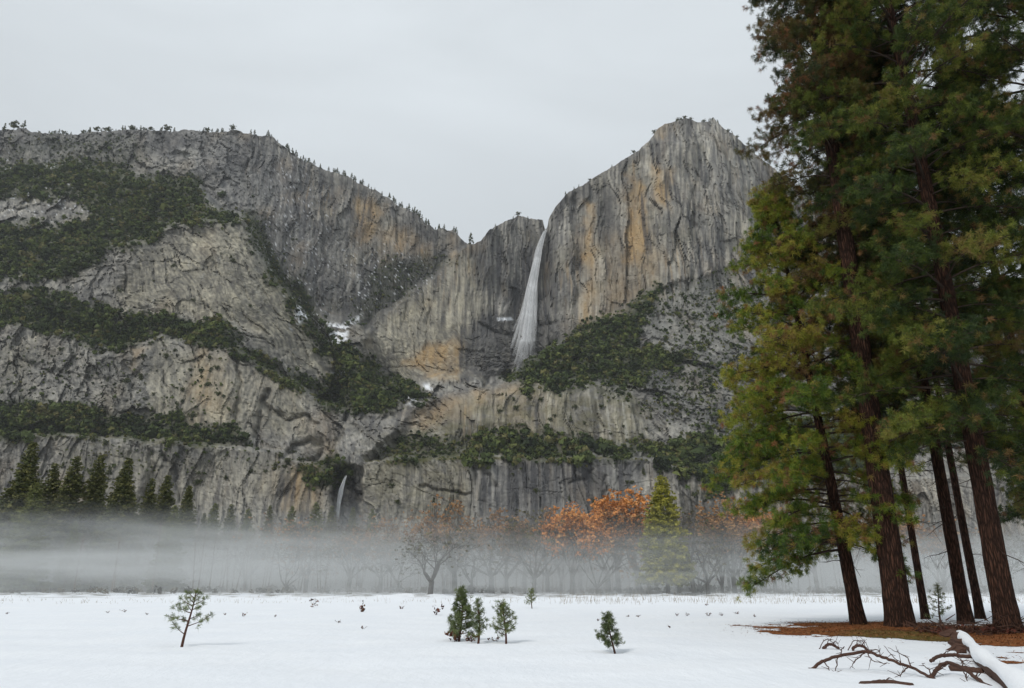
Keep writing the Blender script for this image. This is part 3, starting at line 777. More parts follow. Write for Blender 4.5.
def needle_mat(name, stops):
    M = NT(name)
    at_ = M.attr('tint').outputs['Fac']
    c = M.ramp(at_, stops)
    b = M.n('ShaderNodeBsdfPrincipled'); M.l(c, b.inputs['Base Color']); b.inputs['Roughness'].default_value = 0.55; b.inputs['Specular IOR Level'].default_value = 0.25
    tr_ = M.n('ShaderNodeBsdfTranslucent'); M.l(c, tr_.inputs['Color'])
    ms = M.n('ShaderNodeMixShader'); ms.inputs[0].default_value = 0.12
    M.l(b.outputs[0], ms.inputs[1]); M.l(tr_.outputs[0], ms.inputs[2]); M.l(ms.outputs[0], M.out.inputs['Surface'])
    return M.m


NEEDLE = needle_mat('pine_needle', [(0.0, (0.025, 0.055, 0.012)), (0.3, (0.085, 0.14, 0.016)), (0.5, (0.23, 0.245, 0.026)), (0.66, (0.30, 0.24, 0.04)), (0.82, (0.17, 0.105, 0.045)), (0.93, (0.20, 0.10, 0.04)), (1.0, (0.28, 0.12, 0.045))])
RUSTY = needle_mat('rusty_pine_needle', [(0.0, (0.016, 0.03, 0.009)), (0.3, (0.045, 0.054, 0.013)), (0.5, (0.09, 0.085, 0.018)), (0.66, (0.13, 0.085, 0.024)), (0.82, (0.115, 0.066, 0.03)), (1.0, (0.22, 0.09, 0.035))])
DEEP = needle_mat('deep_green_pine_needle', [(0.0, (0.014, 0.029, 0.008)), (0.3, (0.044, 0.070, 0.011)), (0.5, (0.125, 0.15, 0.02)), (0.66, (0.20, 0.19, 0.035)), (0.82, (0.16, 0.11, 0.035)), (1.0, (0.20, 0.10, 0.04))])
SAPN = needle_mat('sapling_needle', [(0.0, (0.05, 0.07, 0.03)), (0.5, (0.15, 0.19, 0.07)), (1.0, (0.28, 0.30, 0.13))])


def tufts(P, Dr, tint, seed, nn=50, L=0.20, wd=0.0155, spread=2.0):
    g = np.random.default_rng(seed); m = len(P)
    d = Dr[:, None, :] * 1.0 + g.normal(size=(m, nn, 3)) * 0.62 * spread
    d /= np.linalg.norm(d, axis=2)[..., None]
    l = L * g.uniform(0.7, 1.15, (m, nn, 1))
    s = np.cross(d, g.normal(size=d.shape)); s /= np.linalg.norm(s, axis=2)[..., None] + 1e-9
    b0 = P[:, None, :] - Dr[:, None, :] * g.uniform(0, 0.10, (m, nn, 1)) * (L / 0.21)
    tip = b0 + d * l; tip[..., 2] -= 0.12 * l[..., 0]
    mid = b0 + d * l * 0.55
    w_ = s * wd * 0.5
    V = np.stack([b0 - w_ * .4, mid - w_, tip, mid + w_], 2).reshape(-1, 3)
    Q = np.arange(len(V)).reshape(-1, 4)
    t = np.clip(tint[:, None] + g.normal(size=(m, nn)) * 0.05, 0, 1)
    return V, Q, np.repeat(t.ravel(), 4)


def make_pine(name, label, base, height, r0, lean, lo, rad, seed, brown=0.1, step=0.30, group=None, up=0.0, side=None, extra=(), green=0.0, dead=6, clear=0.55, leaf=None):
    g = np.random.default_rng(seed)
    bx, by = base; bz = float(gz(bx, by)) - 0.12
    root = thing(name, label, 'tree', (bx, by, bz), group=group)
    ph = g.uniform(0, 6.28)

    def axis_pt(h):
        h = np.asarray(h, float)
        w_ = 0.22 * np.sin(h / 7.0 + ph) - 0.22 * math.sin(ph)
        return np.stack([lean[0] * h + w_ * 0.6, lean[1] * h + w_ * 0.3, h], -1)

    def trad(h):
        return r0 * (1 - 0.93 * np.asarray(h) / height) ** 0.85 * (1 + 0.36 * np.exp(-np.asarray(h) / 0.55))
    hs = np.concatenate([np.linspace(0, 3, 40), np.linspace(3.1, height, 150)])
    nside = 40
    furrow = g.uniform(0, 100)

    def rf(i, k):
        h = hs[i]
        q = fbm(np.cos(k) * 3.2 * (r0 / .4) + furrow, np.sin(k) * 3.2 * (r0 / .4), np.full_like(k, h * 1.1), 3, seed=seed % 50)
        return 1 + 0.10 * q + 0.05 * np.exp(-h / .5) * np.cos(k * 5 + ph)
    V, Q, T3 = loft(axis_pt(hs), trad(hs), nside, True, rf)
    me = np_mesh('trunk', V, [Q, T3], smooth=True)
    trk = link('trunk', me, BARK, root)
    # boughs
    P0, P1, A0, A1 = [], [], [], []
    tp, td, tt_ = [], [], []
    hh = lo; az = g.uniform(0, 6.28); k = 0
    specs = []
    while hh < height - 0.4:
        az += 2.399 + g.normal() * 0.5
        t_ = (hh - lo) / (height - lo)
        L = rad(hh, az) * g.uniform(0.72, 1.12)
        el = R(-14 + 50 * t_ ** 1.3 + g.normal() * 9) + up
        if clear > .8 and hh < height * .44: L *= 0.8
        if math.sin(az) < (0.08 if clear > .8 else -0.55) and hh < height * .46 and g.random() < clear: L = 0
        if L > 0.35: specs.append((hh, az, L, el, None))
        hh += step * g.uniform(0.5, 1.5) * (1.0 - 0.45 * t_)
    for e in extra: specs.append(e)
    for (h0, az_, L, el, bt) in specs:
        o = axis_pt(h0)
        ca, sa = math.cos(az_), math.sin(az_)
        dh = np.array([ca, sa, 0.0]); sd_ = np.array([-sa, ca, 0.0])
        n_ = 7; ss = np.linspace(0, 1, n_)
        wob = g.normal() * 0.12
        droop = -0.16 * math.sin(math.pi) - 0.10
        pts = o + dh * (L * ss * math.cos(el))[:, None] + np.array([0, 0, 1.0]) * (L * (math.sin(el) * ss + 0.10 * np.sin(ss * np.pi) - 0.10 * ss ** 2 + 0.10 * ss ** 4))[:, None] + sd_ * (wob * L * ss ** 2)[:, None]
        rb = max(0.012, min(0.075, 0.012 * L + 0.006))
        rr = rb * (1 - 0.8 * ss)
        P0.append(pts[:-1]); P1.append(pts[1:]); A0.append(rr[:-1]); A1.append(rr[1:])
        bt0 = (g.random() < brown * 0.5) if bt is None else bt
        tb = (0.62 + 0.14 * g.random()) if bt0 else (0.36 + g.normal() * 0.13 - green)
        nb_ = int(4 + L / 0.20)
        s0 = 0.30 if L > 2.2 else 0.2
        for j in range(nb_):
            s = s0 + (1 - s0) * (j + g.random()) / nb_
            i0 = min(int(s * (n_ - 1)), n_ - 2); f = s * (n_ - 1) - i0
            p = pts[i0] * (1 - f) + pts[i0 + 1] * f
            tang = pts[i0 + 1] - pts[i0]; tang /= np.linalg.norm(tang)
            sg = 1 if j % 2 else -1
            dd = tang * g.uniform(0.3, 0.9) + sd_ * sg * g.uniform(0.4, 1.0) + np.array([0, 0, g.uniform(-0.25, 0.5)])
            dd /= np.linalg.norm(dd)
            l2 = (0.22 + 0.21 * L * (1 - s * 0.72)) * g.uniform(0.7, 1.25)
            l2 = min(l2, 1.35)
            e1 = p + dd * l2 * 0.55; e2 = p + dd * l2 + np.array([0, 0, 0.10 * l2])
            P0.append(np.array([p, e1])); P1.append(np.array([e1, e2])); A0.append(np.array([.014, .010])); A1.append(np.array([.010, .005]))
            nt = 2 + int(l2 / 0.27)
            for q in range(nt):
                u_ = 0.45 + 0.55 * (q + 1) / nt
                pp = (p + dd * l2 * u_ + np.array([0, 0, 0.10 * l2 * u_])) + g.normal(size=3) * 0.13 * (0.6 + u_)
                d3 = dd * 0.8 + g.normal(size=3) * 0.5 + np.array([0, 0, 0.45]); d3 /= np.linalg.norm(d3)
                tp.append(pp); td.append(d3)
                v_ = tb + g.normal() * 0.11
                if g.random() < 0.05 + brown * 0.30: v_ = g.uniform(0.72, 1.0)
                tt_.append(v_)
        for q in range(3):
            d3 = (pts[-1] - pts[-2]); d3 = d3 / np.linalg.norm(d3) + g.normal(size=3) * 0.3 + np.array([0, 0, .3]); d3 /= np.linalg.norm(d3)
            tp.append(pts[-1] + g.normal(size=3) * 0.05); td.append(d3); tt_.append(tb + g.normal() * 0.08)
    # bare dead snags below the crown
    for q in range(dead):
        h0 = g.uniform(min(2.6, lo * .5), lo + 2.5); az_ = g.uniform(0, 6.28); L = g.uniform(0.6, 2.2)
        o = axis_pt(h0); dh = np.array([math.cos(az_), math.sin(az_), g.uniform(-.35, .15)])
        pts = np.array([o + dh * L * s + np.array([0, 0, -0.12 * L * s * s]) + g.normal(size=3) * 0.05 * s for s in np.linspace(0, 1, 5)])
        rr = np.linspace(0.022, 0.006, 5)
        q0, q1, a0, a1 = [pts[:-1]], [pts[1:]], [rr[:-1]], [rr[1:]]
        for s in (1, 2, 3):
            e = pts[s] + g.normal(size=3) * 0.3
            q0.append(pts[s][None]); q1.append(e[None]); a0.append(np.array([.008])); a1.append(np.array([.003]))
        Vd, Qd = prisms(np.concatenate(q0), np.concatenate(q1), np.concatenate(a0), np.concatenate(a1), 5)
        link('dead_limb', np_mesh('dead_limb', Vd, Qd, smooth=True), TWIG, trk)
    ac = axis_pt(np.linspace(0, height, 60)); P0.append(ac[:-1]); P1.append(ac[1:]); A0.append(np.full(59, .01)); A1.append(np.full(59, .01))
    V, Q = prisms(np.concatenate(P0), np.concatenate(P1), np.concatenate(A0), np.concatenate(A1), 5)
    link('branchwork', np_mesh('branchwork', V, Q, smooth=True), TWIG, root)
    V, Q, tn = tufts(np.array(tp), np.array(td), np.clip(np.array(tt_), 0, 1), seed + 1)
    link('crown', np_mesh('crown', V, Q, attrs={'tint': tn}), leaf or DEEP, root)
    print(name, 'tufts', len(tp))
    return root


def prof(H, lo, rmax, lowr=0.8, peak=0.25, west=1.0):
    def f(h, az):
        t_ = (h - lo) / (H - lo)
        r = rmax * (lowr + (1 - lowr) * min(t_ / peak, 1)) * (1 - max(t_ - peak, 0) / (1 - peak) * 0.93) ** 0.8
        return r * (west if math.cos(az) < -0.2 else 1.0) * (1 + 0.18 * math.sin(az * 3 + h * 0.9) + 0.12 * math.sin(h * 2.1))
    return f


PI = math.pi
pb = lambda x, y: tuple(gpt(x, y)[:2])
b1, b2, b3, b4, b5, b6 = pb(859, 625), pb(901, 629), pb(926, 619), pb(966, 624), pb(981, 619), pb(1009, 633)
print('bases', b1, b2, b3, b4, b5, b6)
ex1 = [(2.9, PI * 0.99, 4.0, R(-22), False), (3.3, PI * 1.06, 3.7, R(-18), False), (3.9, PI * 0.9, 3.5, R(-14), False), (4.5, PI * 1.12, 3.3, R(-12), False), (5.2, PI, 3.5, R(-12), False), (6.0, PI * 1.1, 3.6, R(-10), True),
       (6.8, PI * 0.95, 3.7, R(-10), False), (7.4, PI * 1.05, 3.7, R(-8), False), (8.4, PI * 1.0, 3.7, R(-8), False), (9.2, PI * 1.12, 3.5, R(-6), False), (10.2, PI * .92, 3.4, R(-5), False)]
make_pine('pine_tree', 'shorter leaning pine with drooping green and rusty boughs, leftmost of the tall stand', b1, 19.0, 0.26, (-0.075, 0.01), 3.0, prof(19, 3.0, 3.4, 0.9, 0.35, 1.08), 41, brown=0.20, step=0.135, extra=ex1, green=-0.05, leaf=NEEDLE, clear=0.1, dead=8)
make_pine('pine_tree', 'tallest stout pine with the thickest trunk, between the leaning pine and a thin trunk', b2, 42.0, 0.44, (0.0, 0.0), 8.6, prof(42, 8.6, 2.8, 0.75, 0.4, 1.0), 42, brown=0.34, step=0.14, dead=9, green=0.0, clear=1.0, leaf=RUSTY)
make_pine('pine_tree', 'slender dark pine just right of the stoutest trunk', b3, 34.0, 0.17, (0.0, 0.0), 9.0, prof(34, 9, 2.3, 0.6, 0.5), 43, brown=0.05, step=0.17, green=0.16)
make_pine('pine_tree', 'straight pine whose trunk stands in front of a thinner one, bare snags low down', b4, 38.0, 0.25, (0.0, 0.0), 7.2, prof(38, 7.2, 3.5, 0.8, 0.4), 44, brown=0.10, step=0.17, green=0.08, dead=12)
make_pine('pine_tree', 'thin pine half hidden behind the trunk of a thicker one', b5, 33.0, 0.19, (0.0, 0.0), 8.0, prof(33, 8, 3.0, 0.7, 0.4), 45, brown=0.06, step=0.24, green=0.12)
make_pine('pine_tree', 'big pine with furrowed trunk at the right edge of the picture', b6, 40.0, 0.36, (0.0, 0.0), 6.0, prof(40, 6.0, 4.0, 0.75, 0.4, 1.1), 46, brown=0.12, step=0.185, green=0.04, clear=0.25,
          extra=[(7.0, PI * 1.15, 4.6, R(-6), False), (8.2, PI * 0.95, 4.8, R(-2), False), (9.5, PI * 1.25, 4.4, R(-4), False), (11, PI * 1.1, 4.6, R(0), False), (12.2, PI * 1.2, 4.4, R(0), False)])
make_pine('pine_tree', 'pine beyond the right edge whose boughs reach into the picture', (23.3, 27.0), 38.0, 0.46, (0.0, 0.0), 5.5, prof(38, 5.5, 5.0, 0.8, 0.45, 1.2), 47, brown=0.12, step=0.18, green=0.05, clear=0.1)
make_pine('pine_tree', 'dark pine at the back of the stand by the right edge', (28.5, 40), 36.0, 0.36, (0.0, 0.0), 5.0, prof(36, 5, 4.2, 0.7, 0.4), 48, brown=0.05, step=0.2, green=0.14)


# ------------------------------------------------------------------ young pines in the snow
M = NT('sapling_bark'); M.bsdf(M.mix(M.noise(40, 3), (0.05, 0.022, 0.016), (0.11, 0.055, 0.04)), 0.9, 0.1); SAPB = M.m


def make_sapling(label, px, py, top, seed, tiers, lean=0.0, dens=1.0, tint=0.45, wide=0.42, grow=1.0, group=None, bare=0.0):
    g = np.random.default_rng(seed)
    p = gpt(px, py); H = (py - top) / F * (p[1] / (CP + 0.02)) * 0.985
    root = thing('pine_sapling', label, 'sapling', (p[0], p[1], p[2] - 0.03), group=group)
    hs = np.linspace(-0.16, H, 14)
    ax = lambda h: np.stack([lean * np.asarray(h) + 0.03 * H * np.sin(np.asarray(h) / H * 4 + seed), 0.02 * H * np.cos(np.asarray(h) / H * 3), np.asarray(h)], -1)
    V, Q, T3 = loft(ax(hs), np.linspace(0.032, 0.008, 14) * H ** .8 * grow, 8)
    link('stem', np_mesh('stem', V, [Q, T3], smooth=True), SAPB, root)
    P0, P1, A0, A1, tp, td, tt_ = [], [], [], [], [], [], []
    sc = H / 1.5
    for (h_, az_, l_, el_) in tiers:
        o = ax(h_ * H); L = l_ * H
        d = np.array([math.cos(az_) * math.cos(el_), math.sin(az_) * math.cos(el_), math.sin(el_)])
        ss = np.linspace(0, 1, 5)
        pts = o + d * (L * ss)[:, None] + np.array([0, 0, 1.0]) * (0.16 * L * ss ** 2)[:, None] + g.normal(size=(5, 3)) * 0.02 * L * ss[:, None]
        rr = np.linspace(0.011, 0.004, 5) * H ** .7
        P0.append(pts[:-1]); P1.append(pts[1:]); A0.append(rr[:-1]); A1.append(rr[1:])
        n_ = max(2, int((2 + L / (0.085 * sc)) * dens))
        for j in range(n_):
            s = bare + (1 - bare) * (0.35 + 0.65 * j / max(1, n_ - 1))
            s = min(s, 1.0)
            pp = o + d * L * s + np.array([0, 0, .16 * L * s * s]) + g.normal(size=3) * 0.05 * sc
            dd = d * 0.7 + g.normal(size=3) * 0.5 + np.array([0, 0, 0.5]); dd /= np.linalg.norm(dd)
            tp.append(pp); td.append(dd); tt_.append(tint + g.normal() * 0.16)
    for q in range(5):
        tp.append(ax(H * (1 - 0.04 * q)) + g.normal(size=3) * 0.02); d = np.array([g.normal() * .4, g.normal() * .4, 1.0]); td.append(d / np.linalg.norm(d)); tt_.append(tint + 0.15)
    ac = ax(np.linspace(0, H, 14)); P0.append(ac[:-1]); P1.append(ac[1:]); A0.append(np.full(13, .004)); A1.append(np.full(13, .004))
    V, Q = prisms(np.concatenate(P0), np.concatenate(P1), np.concatenate(A0), np.concatenate(A1), 5)
    link('branchwork', np_mesh('branchwork', V, Q), SAPB, root)
    V, Q, tn = tufts(np.array(tp), np.array(td), np.clip(np.array(tt_), 0, 1), seed + 3, nn=26, L=0.135 * sc ** .6, wd=0.011 * sc ** .5, spread=1.1)
    link('needles', np_mesh('needles', V, Q, attrs={'tint': tn}), SAPN, root)
    return root


def rand_tiers(seed, n, lo, L0, el=0.35, west=1.0):
    g = np.random.default_rng(seed); out = []; az = 0
    for i in range(n):
        h = lo + (0.95 - lo) * (i / n) ** 0.9
        az += 2.4 + g.normal() * 0.3
        l = L0 * (1 - 0.86 * (h - lo) / (1 - lo)) * g.uniform(0.7, 1.15) * (west if math.cos(az) < 0 else 1)
        out.append((h, az, l, el * (0.4 + h) + g.normal() * 0.08))
    return out


# the sparse one on the left: a few separate boughs with tufts at their ends
make_sapling('sparse young pine with bare lower boughs, alone at the left of the snow', 183, 646, 597, 61,
             [(0.22, PI, 0.34, 0.55), (0.46, PI * 1.02, 0.40, 0.08), (0.45, PI * .8, 0.22, 0.1), (0.36, 0.05, 0.46, 0.30), (0.5, 0.3, 0.2, 0.2), (0.6, PI * .96, 0.34, 0.22), (0.66, 0.2, 0.20, 0.3), (0.64, PI * 1.5, 0.22, 0.3), (0.72, PI * .95, 0.26, 0.35),
              (0.74, -0.1, 0.26, 0.35), (0.8, 1.2, 0.15, 0.5), (0.86, PI * 1.1, 0.14, 0.6), (0.9, 0.1, 0.12, 0.7), (0.78, 4.4, 0.18, .5)], lean=0.10, dens=0.85, bare=0.25, tint=0.5)
make_sapling('tallest bushy young pine in the group of three in the middle of the snow', 460, 641, 594, 62, rand_tiers(62, 42, 0.10, 0.36, 0.22), dens=1.25, tint=0.4)
make_sapling('thin grey green young pine close behind the bushy tallest one', 478, 643, 604, 63, rand_tiers(63, 22, 0.14, 0.26, 0.4), dens=0.9, tint=0.35)
make_sapling('young pine with wide arms, rightmost of the group of three', 505, 643, 606, 64, rand_tiers(64, 22, 0.2, 0.38, 0.38, 1.2), dens=1.1, tint=0.5, lean=-0.02)
make_sapling('small leaning dark young pine standing alone right of the group of three', 614, 652, 617, 65, rand_tiers(65, 24, 0.16, 0.36, 0.1, 1.3), dens=1.2, tint=0.22, lean=-0.12)
make_sapling('tiny distant young pine on the far snow behind the group of three', 532, 608, 590, 66, rand_tiers(66, 18, 0.2, 0.40, 0.5), dens=1.0, tint=0.6)
make_sapling('pale spindly young pine seen between the big trunks', 942, 622, 588, 67, rand_tiers(67, 20, 0.15, 0.42, 0.2), dens=0.6, tint=0.85)

# ------------------------------------------------------------------ small dead plants and debris poking out of the snow
M = NT('dead_leaf'); M.bsdf(M.ramp(M.attr('tint').outputs['Fac'], [(0, (0.035, 0.018, 0.015)), (0.6, (0.14, 0.05, 0.035)), (1, (0.22, 0.13, 0.07))]), 0.95, 0.1); DEADL = M.m


def make_weed(label, px, py, hpx, seed, group=None, leaves=12, wide=0.6, cat='dead plant', name='dead_weed'):
    g = np.random.default_rng(seed); p = gpt(px, py); H = max(0.1, hpx / F * p[1])
    root = thing(name, label, cat, tuple(p), group=group)
    P0, P1 = [], []; C = []
    for i in range(6):
        d = np.array([g.normal() * wide, g.normal() * wide, 1.0]) * H * g.uniform(.5, 1)
        m_ = d * 0.5 + g.normal(size=3) * 0.08 * H
        P0 += [np.array([0, 0, -.03]), m_]; P1 += [m_, d]; C += [d, m_]
    V, Q = prisms(P0, P1, np.full(len(P0), 0.006), np.full(len(P0), 0.003), 4)
    link('stem', np_mesh('stem', V, Q), TWIG, root)
    C = np.array(C)[g.integers(0, len(C), leaves)] + g.normal(size=(leaves, 3)) * 0.12 * H
    C[:, 2] = np.abs(C[:, 2])
    V, T3 = leaf_cloud(C, np.full(leaves, 0.5 * H), 3, seed, tri=0.55)
    link('leaves', np_mesh('leaves', V, T3, attrs={'tint': np.repeat(g.random(leaves), 9)}), DEADL, root)
    return root


make_weed('reddish dead bush at the foot of the tallest bushy young pine', 455, 641, 9, 71, leaves=30, wide=1.0, cat='bush', name='dead_bush')
make_weed('low brown dead bush between the thin young pine and the tallest one', 470, 642, 7, 72, leaves=30, wide=1.3, cat='bush', name='dead_bush')
make_weed('grey dead plant at the foot of the young pine with wide arms', 496, 642, 5, 73, leaves=14, wide=1.4, cat='bush', name='dead_bush')
make_weed('red brown leafy weed standing on the snow left of the middle young pines', 361, 612, 8, 74, leaves=9)
make_weed('small grey twiggy weed near the far left edge of the tree line', 313, 607, 7, 75, leaves=8)
make_weed('dark two lobed weed just left of the tallest young pine', 436, 615, 9, 76, leaves=10)
GR = 'dead weeds dotted over the snow'
wg = np.random.default_rng(77)
for (x, y, h) in [(401, 609, 4), (338, 623, 3), (363, 629, 3), (243, 616, 4), (225, 615, 2), (147, 615, 2), (125, 613, 3), (108, 613, 2), (7, 614, 2),
                  (275, 617, 2), (598, 621, 2), (628, 617, 2), (638, 617, 2), (677, 616, 3), (687, 616, 3), (708, 616, 4), (722, 616, 3), (737, 614, 3), (755, 617, 2), (670, 628, 3), (706, 606, 3)]:
    make_weed('small dark dead weed on the open snow', x, y, h * .75, int(wg.integers(1000)), group=GR, leaves=16, wide=0.8)

# ------------------------------------------------------------------ fallen branches and the snow covered log
M = NT('dead_wood'); M.bsdf(M.mix(M.noise(18, 4, 0.6, sc=(1, 1, 1)), (0.035, 0.018, 0.014), (0.11, 0.062, 0.045)), 0.9, 0.15); WOOD = M.m
M = NT('snow_cap'); M.bsdf((0.84, 0.86, 0.89), 0.6, 0.2, normal=M.bump(M.noise(8, 4), 0.4, 0.06)); CAPM = M.m


def stick(pts, r0, r1, n=8, sub=6, seed=0):
    """smooth tapered stick through (px, py, Y) points"""
    g = np.random.default_rng(seed)
    P = np.array([at(a_, b_, Y_) for a_, b_, Y_ in pts])
    t_ = np.linspace(0, len(P) - 1, (len(P) - 1) * sub + 1)
    i = np.clip(t_.astype(int), 0, len(P) - 2); f = (t_ - i)[:, None]
    Pm = P[np.clip(i - 1, 0, None)]; Pa = P[i]; Pb = P[i + 1]; Pc = P[np.clip(i + 2, None, len(P) - 1)]
    C = 0.5 * (2 * Pa + (Pb - Pm) * f + (2 * Pm - 5 * Pa + 4 * Pb - Pc) * f ** 2 + (3 * Pa - Pm - 3 * Pb + Pc) * f ** 3)
    C = C + g.normal(size=C.shape) * 0.006
    C[:, 2] = np.maximum(C[:, 2], gz(C[:, 0], C[:, 1]) - 0.02)
    return C, loft(C, np.linspace(r0, r1, len(C)), n)


def fallen(name, label, main, r0, r1, twigs, cat='fallen branch', seed=0, snow=True):
    C, (V, Q, T3) = stick(main, r0, r1, 9, 7, seed)
    o = C[0].copy(); o[2] = float(gz(o[0], o[1]))
    root = thing(name, label, cat, tuple(o))
    link('stem', np_mesh('stem', V - o, [Q, T3], smooth=True), WOOD, root)
    g = np.random.default_rng(seed + 9)
    for tw in twigs:
        Ct, (V, Q, T3) = stick(tw, 0.013, 0.004, 6, 5, seed + 1)
        parts = [(V, [Q, T3])]
        for q in range(5):
            p = Ct[g.integers(2, len(Ct) - 1)]; e = p + g.normal(size=3) * np.array([.10, .06, .08])
            Vp, Qp = prisms([p], [e], np.array([.007]), np.array([.003]), 4); parts.append((Vp, [Qp]))
        V, fs = merge(parts)
        link('twig', np_mesh('twig', V - o, fs, smooth=True), WOOD, root)
    return root


fallen('fallen_branch', 'long arching dead branch lying on the snow, thick end at its left', [(809, 673, 15.2), (820, 663, 15.2), (838, 656, 15.1), (866, 652, 15.0), (882, 657, 14.8), (898, 663, 14.5), (915, 669, 14.2), (934, 679, 13.7)], 0.031, 0.024,
       [[(838, 656, 15.1), (836, 668, 15.0), (833, 677, 14.6)], [(866, 652, 15.0), (856, 660, 14.9), (850, 669, 14.8)], [(868, 652, 15.0), (872, 660, 14.6), (890, 664, 14.4)], [(842, 655, 15.0), (841, 650, 15.2), (845, 647, 15.4)],
        [(905, 665, 14.3), (897, 660, 14.6), (884, 646, 14.9)], [(912, 668, 14.2), (905, 656, 14.6), (888, 648, 14.8)], [(824, 661, 15.1), (829, 669, 15.0), (831, 674, 14.8)], [(908, 667, 14.2), (902, 673, 14.0), (900, 677, 13.9)],
        [(934, 679, 13.7), (927, 668, 14.0), (922, 664, 14.2)], [(858, 652, 15.0), (878, 650, 15.2), (880, 658, 15.0)]], seed=81)
fallen('fallen_branch', 'dead branch bending down to the right in front of the snowy log', [(930, 679, 13.9), (938, 668, 14.2), (948, 663, 14.4), (962, 668, 14.0), (975, 677, 13.4), (992, 689, 12.7)], 0.035, 0.03,
       [[(948, 663, 14.4), (940, 670, 14.1), (933, 674, 14.0)], [(962, 668, 14.0), (966, 677, 13.6), (968, 684, 13.2)], [(975, 677, 13.4), (980, 672, 13.6), (990, 676, 13.4)]], seed=82)
fallen('fallen_branch', 'short straight dead branch touching the left side of the snowy log', [(931, 661, 16.6), (940, 656, 16.9), (955, 655, 17.0), (972, 657, 16.8)], 0.035, 0.04, [[(955, 655, 17.0), (962, 660, 16.7), (975, 661, 16.5)], [(940, 656, 16.9), (948, 651, 17.2), (956, 650, 17.4)]], seed=83)
fallen('fallen_branch', 'thick dark piece of branch lying under the end of the snowy log', [(950, 668, 14.9), (966, 669, 14.8), (982, 671, 14.6)], 0.06, 0.05, [[(960, 668, 14.8), (964, 663, 15.0), (960, 660, 15.2)]], seed=84)
fallen('fallen_branch', 'dark branch half buried in the snow at the bottom edge', [(862, 688, 13.0), (878, 684, 13.1), (894, 684, 13.1), (912, 689, 12.8)], 0.06, 0.06, [[(880, 684, 13.1), (886, 680, 13.2), (890, 678, 13.3)]], seed=85)
for (x, y, s, lab) in [(829, 649, 86, 'snow buried branch tip with hooped twigs, left of two'), (858, 650, 87, 'snow buried branch tip with hooped twigs, right of two')]:
    Y0 = float(ground_y(y))
    fallen('branch_tip', lab, [(x - 6, y, Y0), (x - 2, y - 4, Y0), (x + 4, y - 4, Y0), (x + 10, y, Y0)], 0.04, 0.03,
           [[(x - 10, y, Y0), (x - 4, y - 9, Y0), (x + 2, y - 8, Y0), (x + 9, y - 1, Y0)], [(x - 2, y - 3, Y0), (x, y - 9, Y0), (x + 5, y - 9, Y0)], [(x + 3, y - 3, Y0), (x + 7, y - 8, Y0), (x + 11, y + 1, Y0)]], seed=s)

# the log: bark tube plus a pillow of snow along its top
A = gpt(962, 641); Bp = gpt(1024, 700)
Bp = A + (Bp - A) * 1.25
o = (A[0], A[1], float(gz(A[0], A[1])))
root = thing('fallen_log', 'fallen log under a thick ridge of snow running into the bottom right corner', 'log', o)
n_ = 50; ss = np.linspace(0, 1, n_)
ctr = A + (Bp - A) * ss[:, None]; ctr[:, 2] = gz(ctr[:, 0], ctr[:, 1]) + 0.09
ctr[:, 0] += 0.06 * np.sin(ss * 9)
V, Q, T3 = loft(ctr, 0.13 + 0.045 * ss, 22, True, lambda i, k: 1 + 0.10 * fbm(np.cos(k) * 3, np.sin(k) * 3, np.full_like(k, i * 0.35), 3, seed=6))
link('trunk', np_mesh('trunk', V - np.array(o), [Q, T3], smooth=True), WOOD, root)
side_ = np.cross((Bp - A) / np.linalg.norm(Bp - A), [0, 0, 1.0]); side_ /= np.linalg.norm(side_)
if side_[0] < 0: side_ = -side_
cap = ctr - side_ * 0.03; cap[:, 2] += 0.10
V, Q, T3 = loft(cap, 0.115 + 0.045 * ss + 0.03 * np.sin(ss * 17), 24, True, lambda i, k: 1 + 0.13 * fbm(np.cos(k) * 1.5, np.sin(k) * 1.5, np.full_like(k, i * 0.22), 3, seed=8))
link('snow_cap', np_mesh('snow_cap', V - np.array(o), [Q, T3], smooth=True), CAPM, root)
g = np.random.default_rng(91)
for q in range(6):       # broken root plates and slabs of bark hanging off the left flank
    i = int(1 + q * 2.2); c_ = ctr[i] - side_ * g.uniform(0.24, 0.38) + np.array([0, 0, g.uniform(-0.05, 0.16)])
    e = c_ - side_ * g.uniform(.05, .25) + g.normal(size=3) * 0.10
    V, Q, T3 = loft(np.array([c_ + side_ * .15, c_, (c_ + e) / 2 + g.normal(size=3) * .03, e]), np.array([0.10, 0.11, 0.08, 0.03]) * g.uniform(.7, 1.2), 8, True, lambda i_, k: 1 + 0.35 * np.sin(k * 3 + i_ + q))
    link('broken_stub', np_mesh('broken_stub', V - np.array(o), [Q, T3]), WOOD, root)

# tangle of dead wood and roots behind the log, at the foot of the right hand pines
P0, P1, A0 = [], [], []
o = gpt(968, 634); g = np.random.default_rng(92)
root = thing('brush_heap', 'heap of dark dead twigs at the foot of the pines on the right', 'brush', tuple(o))
for i in range(320):
    p = np.array([g.uniform(-1.6, 2.6), g.normal() * 0.5, abs(g.normal()) * 0.16]); th = g.uniform(0, 6.28); l = g.uniform(.15, .6)
    P0.append(p); P1.append(p + np.array([math.cos(th) * l, math.sin(th) * l, g.uniform(-.05, .28)])); A0.append(g.uniform(.006, .022))
V, Q = prisms(P0, P1, np.array(A0), np.array(A0) * .5, 5)
link('twigs', np_mesh('twigs', V, Q), WOOD, root)
C = np.stack([g.uniform(-1.5, 2.4, 60), g.normal(size=60) * .4, np.abs(g.normal(size=60)) * .10], 1)
V, T3 = leaf_cloud(C, g.uniform(.2, .5, 60), 14, 93, tri=.35, flat=.5)
link('dead_leaves', np_mesh('dead_leaves', V, T3, attrs={'tint': np.repeat(g.random(60) * .6, 14 * 3)}), DEADL, root)
